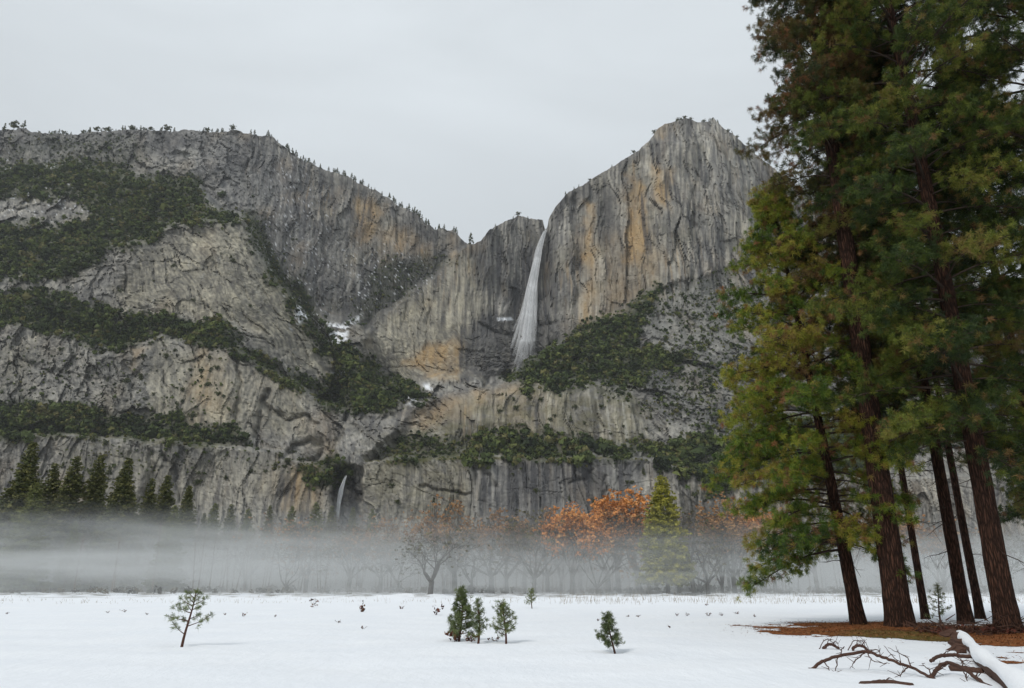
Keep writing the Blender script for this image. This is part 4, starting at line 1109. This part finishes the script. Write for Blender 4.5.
# ------------------------------------------------------------------ trees at the far edge of the meadow, standing in the mist
def grow(seed, H, trunk_h, spread, levels=5, r0=0.22, upright=0.55):
    """bare broadleaf tree: list of segments and twig ends"""
    g = np.random.default_rng(seed); seg = []; ends = []

    def br(p, d, L, r, lv):
        n = 3
        for i in range(n):
            d = d + g.normal(size=3) * (0.13 + 0.05 * (levels - lv)); d[2] += 0.06
            d /= np.linalg.norm(d); q = p + d * L / n
            r1 = r * 0.86
            seg.append((p, q, r, r1)); p = q; r = r1
            if lv > 0 and i >= 1 and g.random() < 0.75:
                side(p, d, L, r, lv)
        if lv > 0:
            for _ in range(2): side(p, d, L, r, lv, 0.45)
        else:
            ends.append(p)

    def side(p, d, L, r, lv, a=0.8):
        e = d + g.normal(size=3) * a * spread; e[2] += 0.12 * upright; e /= np.linalg.norm(e)
        br(p, e, L * g.uniform(0.58, 0.8), max(r * 0.62, 0.012), lv - 1)
    p = np.zeros(3); d = np.array([g.normal() * .05, g.normal() * .05, 1.0])
    seg.append((p - np.array([0, 0, .3]), p + d * trunk_h, r0 * 1.2, r0)); p = p + d * trunk_h
    L = H * 0.30
    for k in range(4):
        a = k * 1.57 + g.uniform(0, 1); e = np.array([math.cos(a) * spread, math.sin(a) * spread, upright + g.uniform(.2, .8)]); e /= np.linalg.norm(e)
        br(p - np.array([0, 0, g.uniform(0, .25) * trunk_h]), e, L * g.uniform(.8, 1.15), r0 * 0.6, levels - 1)
    br(p, d, L, r0 * .7, levels - 1)
    A = [np.array([s[i] for s in seg]) for i in range(4)]
    k = H / max(A[1][:, 2].max(), 1)
    A[0] = A[0] * k; A[1] = A[1] * k
    return A, np.array(ends) * k


M = NT('oak_bark'); M.bsdf(M.mix(M.noise(3, 4), (0.05, 0.043, 0.036), (0.13, 0.115, 0.098)), 0.95, 0.1); OAKB = M.m
M = NT('orange_leaf'); M.bsdf(M.ramp(M.attr('tint').outputs['Fac'], [(0, (0.28, 0.14, 0.07)), (0.4, (0.56, 0.24, 0.085)), (0.75, (0.70, 0.32, 0.11)), (1, (0.70, 0.42, 0.18))]), 0.8, 0.1); ORL = M.m
M = NT('rust_leaf'); M.bsdf(M.ramp(M.attr('tint').outputs['Fac'], [(0, (0.20, 0.13, 0.08)), (0.5, (0.34, 0.19, 0.095)), (1, (0.44, 0.28, 0.14))]), 0.85, 0.1); RUL = M.m
M = NT('olive_leaf'); M.bsdf(M.ramp(M.attr('tint').outputs['Fac'], [(0, (0.05, 0.05, 0.025)), (0.5, (0.11, 0.10, 0.045)), (1, (0.19, 0.16, 0.07))]), 0.85, 0.1); OLL = M.m


def oak_proto(seed, H, kind, name, label, trunk_h=2.2, spread=0.75, nleaf=0, mat=None, lsize=0.34, top=0.0, cat='tree', r0=0.24, levels=5):
    A, ends = grow(seed, H, trunk_h, spread, levels, r0)
    g = np.random.default_rng(seed + 1)
    root = thing(name, label, cat)
    th = 0.10
    big_ = A[2] > th * 0.8
    V, Q = prisms(A[0], A[1], A[2], A[3], 4)
    link('trunk', np_mesh('trunk', V, Q, smooth=True), OAKB, root)
    if nleaf:
        pool = ends[ends[:, 2] > H * top] if top else ends
        C = pool[g.integers(0, len(pool), nleaf)] + g.normal(size=(nleaf, 3)) * 0.28
        C = C[perlin(C[:, 0] / 1.1, C[:, 1] / 1.1, C[:, 2] / 1.1, seed=seed % 37) > -0.12]; nleaf = len(C)
        clump = np.clip(0.5 + 0.5 * perlin(C[:, 0] / 1.5, C[:, 1] / 1.5, C[:, 2] / 1.5, seed=seed % 40) + g.normal(size=nleaf) * .18, 0, 1)
        V, T3 = leaf_cloud(C, np.full(nleaf, lsize) * g.uniform(.6, 1.4, nleaf), 5, seed + 2, tri=0.7)
        link('foliage', np_mesh('foliage', V, T3, attrs={'tint': np.repeat(clump, 15)}), mat, root)
    return root


def base_at(px, Y):
    p = at(px, 590, Y); x = p[0]
    return (float(x), float(Y), float(gz(x, Y)) - 0.05)


def h_for(top, Y):
    return float(at(512, top, Y)[2])


# one prototype of each kind, standing at its own place; the rest are copies
OAK = {}
plan = [
    # kind, px, Y, top py, label
    ('orange', 572, 119, 507, 'bright orange leaved oak left of the orange oak with a rounder crown'),
    ('orange', 608, 131, 511, 'orange oak between the bright orange one and the yellow green conifer'),
    ('orange', 640, 130, 492, 'orange oak whose crown top rises highest just left of the yellow green conifer'),
    ('orange', 752, 134, 508, 'orange oak glimpsed just left of the drooping pine boughs'),
    ('rust', 455, 122, 500, 'pale rust brown oak above the wide bare tree, left of centre'),
    ('rust', 492, 128, 508, 'pale rust brown oak right of the wide bare tree'),
    ('rust', 548, 132, 506, 'dull rust oak left of the bright orange oak'),
    ('rust', 775, 126, 512, 'dull rust oak behind the drooping pine boughs'),
    ('rust', 380, 138, 516, 'small dull rust oak right of the lower waterfall'),
    ('rust', 905, 140, 500, 'rust oak seen between the two big pine trunks'),
    ('rust', 735, 122, 498, 'pale tan leaved tree right of the bare tree with dark upright stems'),
    ('bare', 430, 107, 524, 'wide bare oak standing nearest in the mist, left of the three young pines'),
    ('bare', 694, 126, 508, 'bare tree with several dark upright stems right of the yellow green conifer'),
    ('bare', 722, 120, 500, 'grey bare broad tree between the yellow green conifer and the drooping pine boughs'),
]
GB = 'bare trees standing in the mist'
for px, Y in [(398, 128), (472, 124), (507, 131), (533, 119), (561, 137), (597, 121), (619, 135), (648, 124), (679, 132), (708, 117), (741, 126), (765, 138), (348, 136), (305, 148), (286, 140), (818, 126), (856, 139), (944, 131), (1004, 126), (667, 148), (525, 152), (444, 150), (246, 160), (700, 140), (730, 150), (580, 150), (360, 155)]:
    plan.append(('bare', px, Y, 502 + (px * 7 + Y * 13) % 34, None))
protos = {'orange': [oak_proto(301, 10, 'orange', 'oak_tree', 'x', 2.6, .7, 2600, ORL, 0.28, 0.4), oak_proto(302, 10, 'orange', 'oak_tree', 'x', 2.4, .8, 2000, ORL, 0.28, 0.45)],
          'rust': [oak_proto(303, 10, 'rust', 'oak_tree', 'x', 2.2, .8, 1500, RUL, 0.26, 0.4), oak_proto(304, 10, 'rust', 'oak_tree', 'x', 2.4, .7, 1200, RUL, 0.26, 0.4)],
          'bare': [oak_proto(305, 10, 'bare', 'bare_tree', 'x', 2.0, .85, 260, OLL, 0.3), oak_proto(306, 10, 'bare', 'bare_tree', 'x', 2.4, .6, 300, OLL, 0.3), oak_proto(307, 10, 'bare', 'bare_tree', 'x', 1.6, .7, 420, OLL, 0.3),
                   oak_proto(308, 10, 'bare', 'bare_tree', 'x', .7, .55, 200, RUL, 0.3), oak_proto(309, 10, 'bare', 'bare_tree', 'x', 3.6, .42, 160, OLL, 0.3), oak_proto(311, 10, 'bare', 'bare_tree', 'x', .5, .95, 500, RUL, 0.28, 0.0, 'tree', .16)]}
used = {}
og = np.random.default_rng(310)
for i, (kind, px, Y, top, lab) in enumerate(plan):
    k = (i * 5 + i // 3) % len(protos[kind])
    if px == 430: k = 0
    src = protos[kind][k]; loc = base_at(px, Y); s = (h_for(top, Y) - loc[2]) / 10.0
    wide_ = 1.45 if px == 430 else og.uniform(0.75, 1.35)
    sc = (s * wide_, s * wide_, s)
    grp = None if lab else GB
    lab = lab or 'bare grey broadleaf tree standing in the mist at the far edge of the snow'
    if id(src) not in used:
        used[id(src)] = 1; src.location = loc; src.scale = sc; src['label'] = lab
        if grp: src['group'] = grp
    else:
        dup(src, loc, float(og.uniform(0, 6.28)), sc, lab, grp)
        if not grp: pass


# conifers
M = NT('fir_leaf'); M.bsdf(M.ramp(M.attr('tint').outputs['Fac'], [(0, (0.034, 0.044, 0.02)), (0.5, (0.085, 0.096, 0.036)), (1, (0.17, 0.165, 0.06))]), 0.8, 0.15); FIRL = M.m
M = NT('yellow_fir_leaf'); M.bsdf(M.ramp(M.attr('tint').outputs['Fac'], [(0, (0.06, 0.075, 0.018)), (0.5, (0.20, 0.20, 0.035)), (1, (0.38, 0.34, 0.06))]), 0.8, 0.15); YFL = M.m
M = NT('pale_fir_leaf'); M.bsdf(M.ramp(M.attr('tint').outputs['Fac'], [(0, (0.05, 0.065, 0.02)), (0.5, (0.105, 0.12, 0.035)), (1, (0.17, 0.18, 0.06))]), 0.8, 0.15); PFL = M.m


def conifer(seed, H, rad, mat, name, label, n=2600, lo=0.06, full=0.7, tri=0.5, group=None):
    g = np.random.default_rng(seed)
    root = thing(name, label, 'tree', group=group)
    hs = np.linspace(-0.3, H, 20)
    V, Q, T3 = loft(np.stack([0 * hs, 0 * hs, hs], -1), np.linspace(H * 0.016, 0.02, 20), 8)
    link('trunk', np_mesh('trunk', V, [Q, T3], smooth=True), OAKB, root)
    C = []; tn = []
    h = lo * H; az = 0
    while h < H * 0.985:
        t_ = (h / H - lo) / (1 - lo)
        L = rad * (1 - t_) ** full * g.uniform(0.55, 1.15) + 0.15
        az += 2.4 + g.normal() * .4
        m = max(3, int(L * 7))
        s = np.linspace(0.25, 1, m) ** 0.8
        tone_ = g.uniform(-.22, .22)
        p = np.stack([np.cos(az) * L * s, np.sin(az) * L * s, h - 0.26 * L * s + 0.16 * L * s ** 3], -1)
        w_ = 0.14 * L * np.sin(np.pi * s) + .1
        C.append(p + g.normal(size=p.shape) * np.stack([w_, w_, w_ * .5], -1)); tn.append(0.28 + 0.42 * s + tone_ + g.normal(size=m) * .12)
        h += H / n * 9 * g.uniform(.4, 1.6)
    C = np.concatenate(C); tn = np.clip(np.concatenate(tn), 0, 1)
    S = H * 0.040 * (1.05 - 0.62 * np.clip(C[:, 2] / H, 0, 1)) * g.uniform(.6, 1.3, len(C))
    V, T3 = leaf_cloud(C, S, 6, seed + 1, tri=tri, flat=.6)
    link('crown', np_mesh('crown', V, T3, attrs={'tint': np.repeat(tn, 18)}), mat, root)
    return root


def put(o, px, Y, top, H0, wide=1.0, rz=0.0):
    loc = base_at(px, Y); s = (h_for(top, Y) - loc[2]) / H0
    o.location = loc; o.scale = (s * wide, s * wide, s); o.rotation_euler = (0, 0, rz)


put(conifer(401, 20, 4.3, YFL, 'conifer', 'yellow green conifer rising out of the orange oaks right of centre', 4200, 0.12, 0.62), 668, 113, 474, 20, 1.12)
cA = conifer(402, 24, 4.2, FIRL, 'conifer', 'x', 4200, 0.03, 0.95); cB = conifer(403, 24, 3.6, FIRL, 'conifer', 'x', 3600, 0.04, 0.8)
cC = conifer(404, 20, 3.6, PFL, 'conifer', 'x', 3000, 0.03, 0.75)
row = [('A', 4, 150, 440, 1.4, 'tall dark conifer cut by the left edge of the picture'), ('B', 32, 172, 462, 1.35, 'dark conifer second from the left edge, behind the pale green young one'), ('B', 53, 168, 455, 1.4, 'narrow dark conifer third from the left edge'),
       ('A', 78, 176, 453, 1.3, 'dark brownish conifer in the middle of the left row'), ('A', 108, 162, 456, 1.35, 'pointed dark conifer at the right end of the taller left row'), ('B', 136, 190, 477, 1.2, 'shorter dark conifer just right of the pointed one'),
       ('B', 152, 196, 474, 1.35, 'dim dark conifer right of the shorter dark one'), ('A', 176, 186, 484, 1.3, 'rounded green conifer at the right end of the left row'),
       ('C', 16, 140, 481, 1.3, 'pale green young conifer in front of the dark ones at the left edge'), ('C', 164, 150, 504, 1.3, 'small pale green conifer at the right end of the left row, in front'),
       ('C', 118, 230, 492, 1.0, None), ('C', 205, 210, 502, 1.1, None), ('B', 222, 240, 503, 1.2, None), ('C', 240, 220, 508, 1.2, None), ('A', 262, 236, 504, 1.0, None), ('C', 285, 230, 505, 1.1, None), ('C', 310, 240, 501, 1.2, None), ('B', 326, 260, 505, 1.2, None), ('A', 348, 244, 506, 1.1, None),
       ('C', 368, 240, 508, 1.1, None), ('C', 64, 150, 520, 1.0, None), ('A', 195, 205, 512, 1.1, None)]
pr = {'A': (cA, 24), 'B': (cB, 24), 'C': (cC, 20)}
seen = set()
GC = 'dim conifers along the foot of the cliff'
for i, (k, px, Y, top, wd, lab) in enumerate(row):
    src, H0 = pr[k]; grp = None if lab else GC
    lab = lab or 'small dim conifer showing above the mist at the foot of the cliff'
    if k in seen:
        o = dup(src, (0, 0, 0), 0, 1.0, lab, grp)
    else:
        o = src; seen.add(k); o['label'] = lab
        if grp: o['group'] = grp
    put(o, px, Y, top, H0, wd, i * 1.7)

# grass stems along the far edge of the snow, in front of the mist at the right
g = np.random.default_rng(450); P0, P1 = [], []
for i in range(2600):
    px = g.uniform(560, 1100) if g.random() < .7 else g.uniform(-60, 600); py = g.uniform(592.5, 602)
    Y = float(ground_y(py, 0.15)); x = at(px, py, Y)[0]; z = float(gz(x, Y))
    l = g.uniform(.15, .55) * (0.6 if px < 560 else 1)
    P0.append((x, Y, z - .05)); P1.append((x + g.normal() * .12, Y + g.normal() * .1, z + l))
V, Q = prisms(P0, P1, np.full(len(P0), .014), np.full(len(P0), .006), 3)
M = NT('dry_grass'); M.bsdf((0.22, 0.165, 0.09), 0.95, 0.1)
link('dry_grass', np_mesh('dry_grass', V, Q), M.m, kind='stuff')

# the wood behind the first trees: too dense and too dim to count
P0, P1, A0, A1, C = [], [], [], [], []
g = np.random.default_rng(460)
for i in range(1300):
    Y = g.uniform(140, 320); px = g.uniform(-160, 1250); p = base_at(px, Y); H = h_for(g.uniform(518, 542) - (16 if 320 < px < 900 else 4), Y) * g.uniform(.7, 1.0)
    q = np.array(p); top = q + np.array([g.normal() * .6, g.normal() * .6, H])
    P0.append(q - np.array([0, 0, .3])); P1.append(top); A0.append(.16); A1.append(.03)
    for j in range(14):
        b0 = q + (top - q) * g.uniform(.2, .95); e = b0 + np.array([g.normal() * 1.2, g.normal() * 1.2, g.uniform(.3, 2.0)])
        P0.append(b0); P1.append(e); A0.append(.05); A1.append(.012)
        for _ in range(2):
            f = e + np.array([g.normal() * .7, g.normal() * .7, g.uniform(0, 1.0)]); P0.append(e); P1.append(f); A0.append(.02); A1.append(.008)
V, Q = prisms(P0, P1, np.array(A0), np.array(A1), 3)
M = NT('thicket_bark'); M.bsdf(M.mix(M.noise(.25, 3), (0.075, 0.06, 0.045), (0.20, 0.135, 0.085)), 0.95, 0.1)
link('bare_woods', np_mesh('bare_woods', V, Q), M.m, kind='stuff')
n = 2600; Yc = g.uniform(122, 330, n); pxc = g.uniform(-200, 1280, n); xc = at(pxc, np.full(n, 585), Yc)[:, 0]
Sc = g.uniform(.6, 1.9, n) * (0.5 + Yc / 260); C = np.stack([xc, Yc, gz(xc, Yc) + Sc * .25], -1)
V, T3 = leaf_cloud(C, Sc, 18, 461, tri=.34, flat=.9)
M = NT('undergrowth_leaf'); M.bsdf(M.ramp(M.attr('tint').outputs['Fac'], [(0, (0.03, 0.03, 0.02)), (.5, (0.075, 0.065, 0.042)), (1, (0.14, 0.115, 0.07))]), .9, .1)
link('undergrowth', np_mesh('undergrowth', V, T3, attrs={'tint': np.repeat(g.random(n), 18 * 3)}), M.m, kind='stuff')
# ------------------------------------------------------------------ small trees on the rim of the cliffs
def rim_proto(seed, round_=False):
    g = np.random.default_rng(seed); root = thing('rim_tree', 'x', 'tree')
    V, Q = prisms([[0, 0, -2.5]], [[0, 0, 8 if not round_ else 5]], np.array([.35]), np.array([.12]), 5)
    link('trunk', np_mesh('trunk', V, Q), OAKB, root)
    if round_:
        n = 34; C = g.normal(size=(n, 3)) * np.array([1.9, 1.9, 1.5]) + np.array([0, 0, 7.0]); S = np.full(n, 2.4)
    else:
        n = 30; h = g.uniform(1.5, 10, n); r = (10.5 - h) * .26; a_ = g.uniform(0, 6.28, n); q = np.sqrt(g.random(n))
        C = np.stack([np.cos(a_) * r * q, np.sin(a_) * r * q, h], -1); S = 1.0 + (10 - h) * .12
    V, T3 = leaf_cloud(C, S, 9, seed + 1, tri=.5)
    link('crown', np_mesh('crown', V, T3, attrs={'tint': np.repeat(g.random(n) * .7, 27)}), FIRL, root)
    return root


fg = np.random.default_rng(500)
rp = [rim_proto(501), rim_proto(502), rim_proto(503, True)]
first = {0: 1, 1: 1, 2: 1}
rim = []
def addrim(px, hpx, k, lab, grp):
    j = int(np.argmin(np.abs(cx - px))); p = W[0, j].copy()
    H = hpx / F * p[1] * 1.35
    s = H / 10.5; loc = (float(p[0]), float(p[1]) + 3.0, float(p[2]) - 0.12 * H)
    if first.pop(k, None):
        o = rp[k]; o.location = loc; o.scale = (s, s, s); o['label'] = lab
        if grp: o['group'] = grp
    else:
        dup(rp[k], loc, float(fg.uniform(0, 6.28)), s * float(fg.uniform(.9, 1.1)), lab, grp)


addrim(12.5, 11, 2, 'largest round crowned tree on the skyline at the far left', None)
addrim(23, 10, 0, 'second tallest tree on the skyline at the far left, right of the round crowned one', None)
addrim(3, 9, 1, 'small pointed tree on the skyline at the left edge of the picture', None)
addrim(471, 12, 0, 'lone slim tree standing in the notch of the skyline left of the waterfall', None)
addrim(518, 5, 2, 'small tree on the rim directly left of the top of the waterfall', None)
for px in list(fg.uniform(28, 245, 46)) + [58, 63, 89, 150, 146, 160, 174]:
    addrim(px, fg.uniform(3, 7), int(fg.integers(0, 3)), 'small dark tree on the flat left part of the skyline', 'rim trees on the left skyline')
for px in fg.uniform(245, 462, 85):
    addrim(px, fg.uniform(3, 7.5), int(fg.integers(0, 2)), 'small dark conifer on the skyline ridge sloping down to the notch', 'rim trees on the sloping ridge')
for px in list(fg.uniform(676, 756, 26)) + [566, 574, 579, 634, 495, 528, 513, 590, 612, 655]:
    addrim(px, fg.uniform(2.5, 5), int(fg.integers(0, 3)), 'tiny tree on the skyline of the peak right of the waterfall', 'rim trees on the right peak')

# ------------------------------------------------------------------ single bushes and small conifers on the cliff face
sh = []
sg = np.random.default_rng(520)


def shrub_proto(seed, tall):
    g = np.random.default_rng(seed); root = thing('cliff_conifer' if tall else 'cliff_bush', 'x', 'tree' if tall else 'bush')
    V, Q = prisms([[0, 0, -1]], [[0, 0, 6 if tall else 1.5]], np.array([.2]), np.array([.1]), 5); link('stem', np_mesh('stem', V, Q), OAKB, root)
    n = 26
    if tall:
        h = g.uniform(.5, 7.6, n); r = (8.2 - h) * .24; a_ = g.uniform(0, 6.28, n); C = np.stack([np.cos(a_) * r, np.sin(a_) * r, h], -1) * np.array([.7, .7, 1]); S = 1 + (8 - h) * .14
    else:
        C = g.normal(size=(n, 3)) * np.array([1.3, 1.1, .8]) + np.array([0, 0, 1.6]); S = np.full(n, 1.8)
    V, T3 = leaf_cloud(C, S, 9, seed + 1, tri=.5); link('foliage', np_mesh('foliage', V, T3, attrs={'tint': np.repeat(g.random(n) * .6, 27)}), FIRL, root)
    return root


sp_ = {False: [shrub_proto(521, False), shrub_proto(522, False)], True: [shrub_proto(523, True)]}
sf = set()
flat = W.reshape(-1, 3); PXf, PYf = PX.ravel(), PY.ravel()
zones = [((60, 235), (350, 430), 34, 'dark bush on the pale lower buttress left of the gorge', 'bushes on the lower left buttress', .15), ((60, 300), (235, 320), 16, 'dark bush on the pale left dome', 'bushes on the left dome', .1),
         ((640, 740), (270, 440), 60, 'dark bush on the broken slope below the right peak', 'bushes on the right slope', .3), ((410, 640), (390, 452), 34, 'small dark bush on the ledges below the tall waterfall', 'bushes on the middle ledges', .2),
         ((0, 330), (436, 500), 36, 'dark bush on the lowest cliff left of the lower waterfall', 'bushes on the lowest left cliff', .25), ((380, 740), (462, 510), 16, 'dark bush on the lowest cliff right of the lower waterfall', 'bushes on the lowest right cliff', .2),
         ((300, 420), (340, 410), 26, 'small dark conifer in the gorge between the cliffs', 'conifers in the gorge', 1.0), ((0, 240), (165, 275), 34, 'dark conifer on the wooded terrace high on the left', 'conifers on the left terrace', 1.0),
         ((0, 230), (300, 330), 14, 'dark conifer on the wooded ledge across the left cliff', 'conifers on the left ledge', 1.0), ((520, 700), (315, 375), 26, 'dark conifer on the green slope beside the tall waterfall', 'conifers beside the waterfall', 1.0),
         ((255, 345), (225, 400), 26, 'dark bush along the cleft right of the left dome', 'bushes along the left cleft', .4)]
for (xa, xb), (ya, yb), n, lab, grp, ptall in zones:
    got = 0; tries = 0
    while got < n and tries < 4000:
        tries += 1
        x, y = sg.uniform(xa, xb), sg.uniform(ya, yb)
        if 'cleft' in lab:
            y = np.interp(x, [250, 263, 287, 327, 345], [225, 250, 292, 345, 380]) + sg.normal() * 5
        j = int(np.argmin(np.abs(cx - x))); i = int(np.argmin(np.abs(PY[:, j] - y)))
        if ptall == 1.0 and veg[i, j] < .5: continue
        p = W[i, j]; tall = bool(sg.random() < ptall)
        s = float(sg.uniform(.6, 1.5)) * (1.1 if tall else 1.15)
        loc = (float(p[0]), float(p[1]) - .5, float(p[2]) - .6)
        k = int(sg.integers(0, len(sp_[tall]))); src = sp_[tall][k]
        if id(src) not in sf:
            sf.add(id(src)); src.location = loc; src.scale = (s, s, s); src['label'] = lab; src['group'] = grp
        else:
            dup(src, loc, float(sg.uniform(0, 6.28)), s, lab, grp)
        got += 1

# ------------------------------------------------------------------ the two falls
def face(px, py):
    """front of the cliff at a pixel"""
    j = np.argmin(np.abs(cx[None, :] - np.asarray(px)[:, None]), 1)
    return np.array([Dfin[int(np.argmin(np.abs(PY[:, jj] - yy))), jj] for jj, yy in zip(j, py)])


def fall(name, label, line, widths, off, seed, nst=70, dens=1.0):
    g = np.random.default_rng(seed); L = np.array(line, float)
    t_ = np.linspace(0, 1, 60); k = np.linspace(0, 1, len(L))
    px = np.interp(t_, k, L[:, 0]); py = np.interp(t_, k, L[:, 1]); wd = np.interp(t_, k, widths)
    Yb = np.minimum.accumulate(face(px, py)); Yb = Yb - off
    C = at(px, py, Yb); m = Yb / F
    parts = []; al = []; vv = []
    # veils of falling water: ribbons of a few overlapping sheets, spreading and thinning downward
    for s in range(nst):
        a0 = g.normal() * .36; ph = g.uniform(0, 6.28); i0 = int(g.integers(0, 8)) if s > 6 else 0; i1 = int(g.integers(36, 60))
        if s < 12: i1 = 59; a0 *= .5
        ii = np.arange(i0, i1 + 1)
        u_ = (ii - i0) / max(1, i1 - i0)
        cxx = C[ii] + np.stack([wd[ii] * m[ii] * (a0 * (1 + .25 * np.sin(ph + ii * .16))), -g.uniform(0, 6) - 0 * ii, 0 * ii], -1)
        w_ = wd[ii] * m[ii] * g.uniform(.10, .26) * (0.35 + .65 * np.sin(np.pi * np.clip(u_ * .9 + .08, 0, 1)))
        V = np.concatenate([cxx + np.stack([-w_, 0 * w_, 0 * w_], -1), cxx + np.stack([0 * w_, -w_ * .7 - .3, 0 * w_], -1), cxx + np.stack([w_, 0 * w_, 0 * w_], -1), cxx + np.stack([0 * w_, w_ * .7 + .3, 0 * w_], -1)])
        n_ = len(ii); q = np.arange(n_ - 1)
        Q = np.concatenate([np.stack([c0 * n_ + q, c1 * n_ + q, c1 * n_ + q + 1, c0 * n_ + q + 1], -1) for c0, c1 in ((0, 1), (1, 2), (2, 3), (3, 0))])
        parts.append((V, [Q])); a_ = (1 - .66 * t_[ii] ** 1.1) * (1 - .9 * sstep(.82, 1.0, t_[ii] + (0 if s < 20 else g.uniform(-.05, .12)))) * (g.uniform(.35, .8) if s > 9 else 1.0) * dens; al.append(np.tile(a_, 4))
    V, fs = merge(parts)
    me = np_mesh(name, V, fs, attrs={'thick': np.concatenate(al)}, smooth=True)
    M = NT(name + '_water')
    pos = M.n('ShaderNodeNewGeometry').outputs['Position']
    nz = M.math('ADD', M.math('MULTIPLY', M.noise(.16, 5, .7, pos, (.75, .75, .16)), .6), M.math('MULTIPLY', M.noise(.07, 5, .75, pos, (1, 1, .55)), .4))
    fac = M.math('MULTIPLY', M.attr('thick').outputs['Fac'], M.math('MULTIPLY_ADD', nz, 2.2, -.3, clamp=True), clamp=True)
    d_ = M.n('ShaderNodeBsdfDiffuse'); d_.inputs['Color'].default_value = (.95, .96, .97, 1)
    tl = M.n('ShaderNodeBsdfTranslucent'); tl.inputs['Color'].default_value = (.95, .96, .97, 1)
    m1 = M.n('ShaderNodeMixShader'); m1.inputs[0].default_value = .5; M.l(d_.outputs[0], m1.inputs[1]); M.l(tl.outputs[0], m1.inputs[2])
    tr_ = M.n('ShaderNodeBsdfTransparent'); m2 = M.n('ShaderNodeMixShader'); M.l(fac, m2.inputs[0]); M.l(tr_.outputs[0], m2.inputs[1]); M.l(m1.outputs[0], m2.inputs[2])
    M.l(m2.outputs[0], M.out.inputs['Surface'])
    o = link(name, me, M.m, label=label, cat='waterfall')
    return C, m


C1, m1_ = fall('waterfall', 'tall white waterfall dropping down the dark recess in the cliff, spreading towards its foot', [(545.5, 231), (543, 238), (539, 250), (535, 268), (531, 290), (528, 315), (525, 340), (520, 372)], [1.9, 2.3, 3.0, 4.0, 5.8, 9.0, 15, 24], 9, 601, 130, 1.6)
fall('waterfall', 'short narrow waterfall in the cleft of the lowest cliff, behind the misty trees', [(347, 476), (344.5, 482), (342, 490), (340, 500), (338.5, 512), (338, 522)], [1.6, 2.2, 3, 3.4, 3.6, 3.4], 12, 602, 30, 1.5)
# ------------------------------------------------------------------ ground mist lying across the far meadow
def box(name, x0, x1, y0, y1, z0, z1):
    V = np.array([(x, y, z) for x in (x0, x1) for y in (y0, y1) for z in (z0, z1)], float)
    Q = np.array([(0, 1, 3, 2), (4, 6, 7, 5), (0, 4, 5, 1), (2, 3, 7, 6), (0, 2, 6, 4), (1, 5, 7, 3)])
    return np_mesh(name, V, Q)


M = NT('mist')
pos = M.n('ShaderNodeNewGeometry').outputs['Position']
sx = M.n('ShaderNodeSeparateXYZ'); M.l(pos, sx.inputs[0])


def mrange(v, a, b, c, d):
    nd = M.n('ShaderNodeMapRange', interpolation_type='SMOOTHSTEP')
    for k, q in zip(('From Min', 'From Max', 'To Min', 'To Max'), (a, b, c, d)): nd.inputs[k].default_value = q
    M.l(v, nd.inputs['Value'])
    return nd.outputs[0]


nz = M.noise(1.0, 4, .6, pos, (.018, .018, .2), 1.2)
zz = M.math('ADD', sx.outputs['Z'], M.math('MULTIPLY', M.math('SUBTRACT', nz, .5), 13.0))
zz = M.math('ADD', zz, mrange(sx.outputs['X'], -35.0, 15.0, 0.0, 2.2))
hz = M.math('MULTIPLY', mrange(zz, 2.5, 14.0, 1.0, 0.0), mrange(sx.outputs['Z'], 0.0, 5.0, .55, 1.0))
lr = mrange(sx.outputs['X'], -50.0, 20.0, .8, 1.3)
fr = mrange(sx.outputs['Y'], 92.0, 101.0, 0.0, 1.0)
dn = M.math('MULTIPLY', M.math('MULTIPLY', hz, lr), fr)
dn = M.math('MULTIPLY', dn, M.math('MULTIPLY', mrange(M.math('ADD', M.math('MULTIPLY', nz, .55), M.math('MULTIPLY', M.noise(1.0, 3, .6, pos, (.05, .05, .42), .8), .45)), .36, .64, .15, 1.7), 0.046))
vp = M.n('ShaderNodeVolumePrincipled'); vp.inputs['Color'].default_value = (.75, .77, .77, 1); vp.inputs['Anisotropy'].default_value = 0.1
M.l(dn, vp.inputs['Density'])
M.l(vp.outputs[0], M.out.inputs['Volume'])
o = link('mist', box('mist', -330, 330, 92, 265, -0.5, 19), M.m, kind='stuff')

# thin damp air between the meadow and the far walls
M = NT('haze')
vp = M.n('ShaderNodeVolumePrincipled'); vp.inputs['Color'].default_value = (.93, .96, 1.0, 1); vp.inputs['Density'].default_value = 0.00004; vp.inputs['Anisotropy'].default_value = 0.1
M.l(vp.outputs[0], M.out.inputs['Volume'])
link('haze', box('haze', -9500, 9500, -100, 9200, -30, 2600), M.m, kind='stuff')
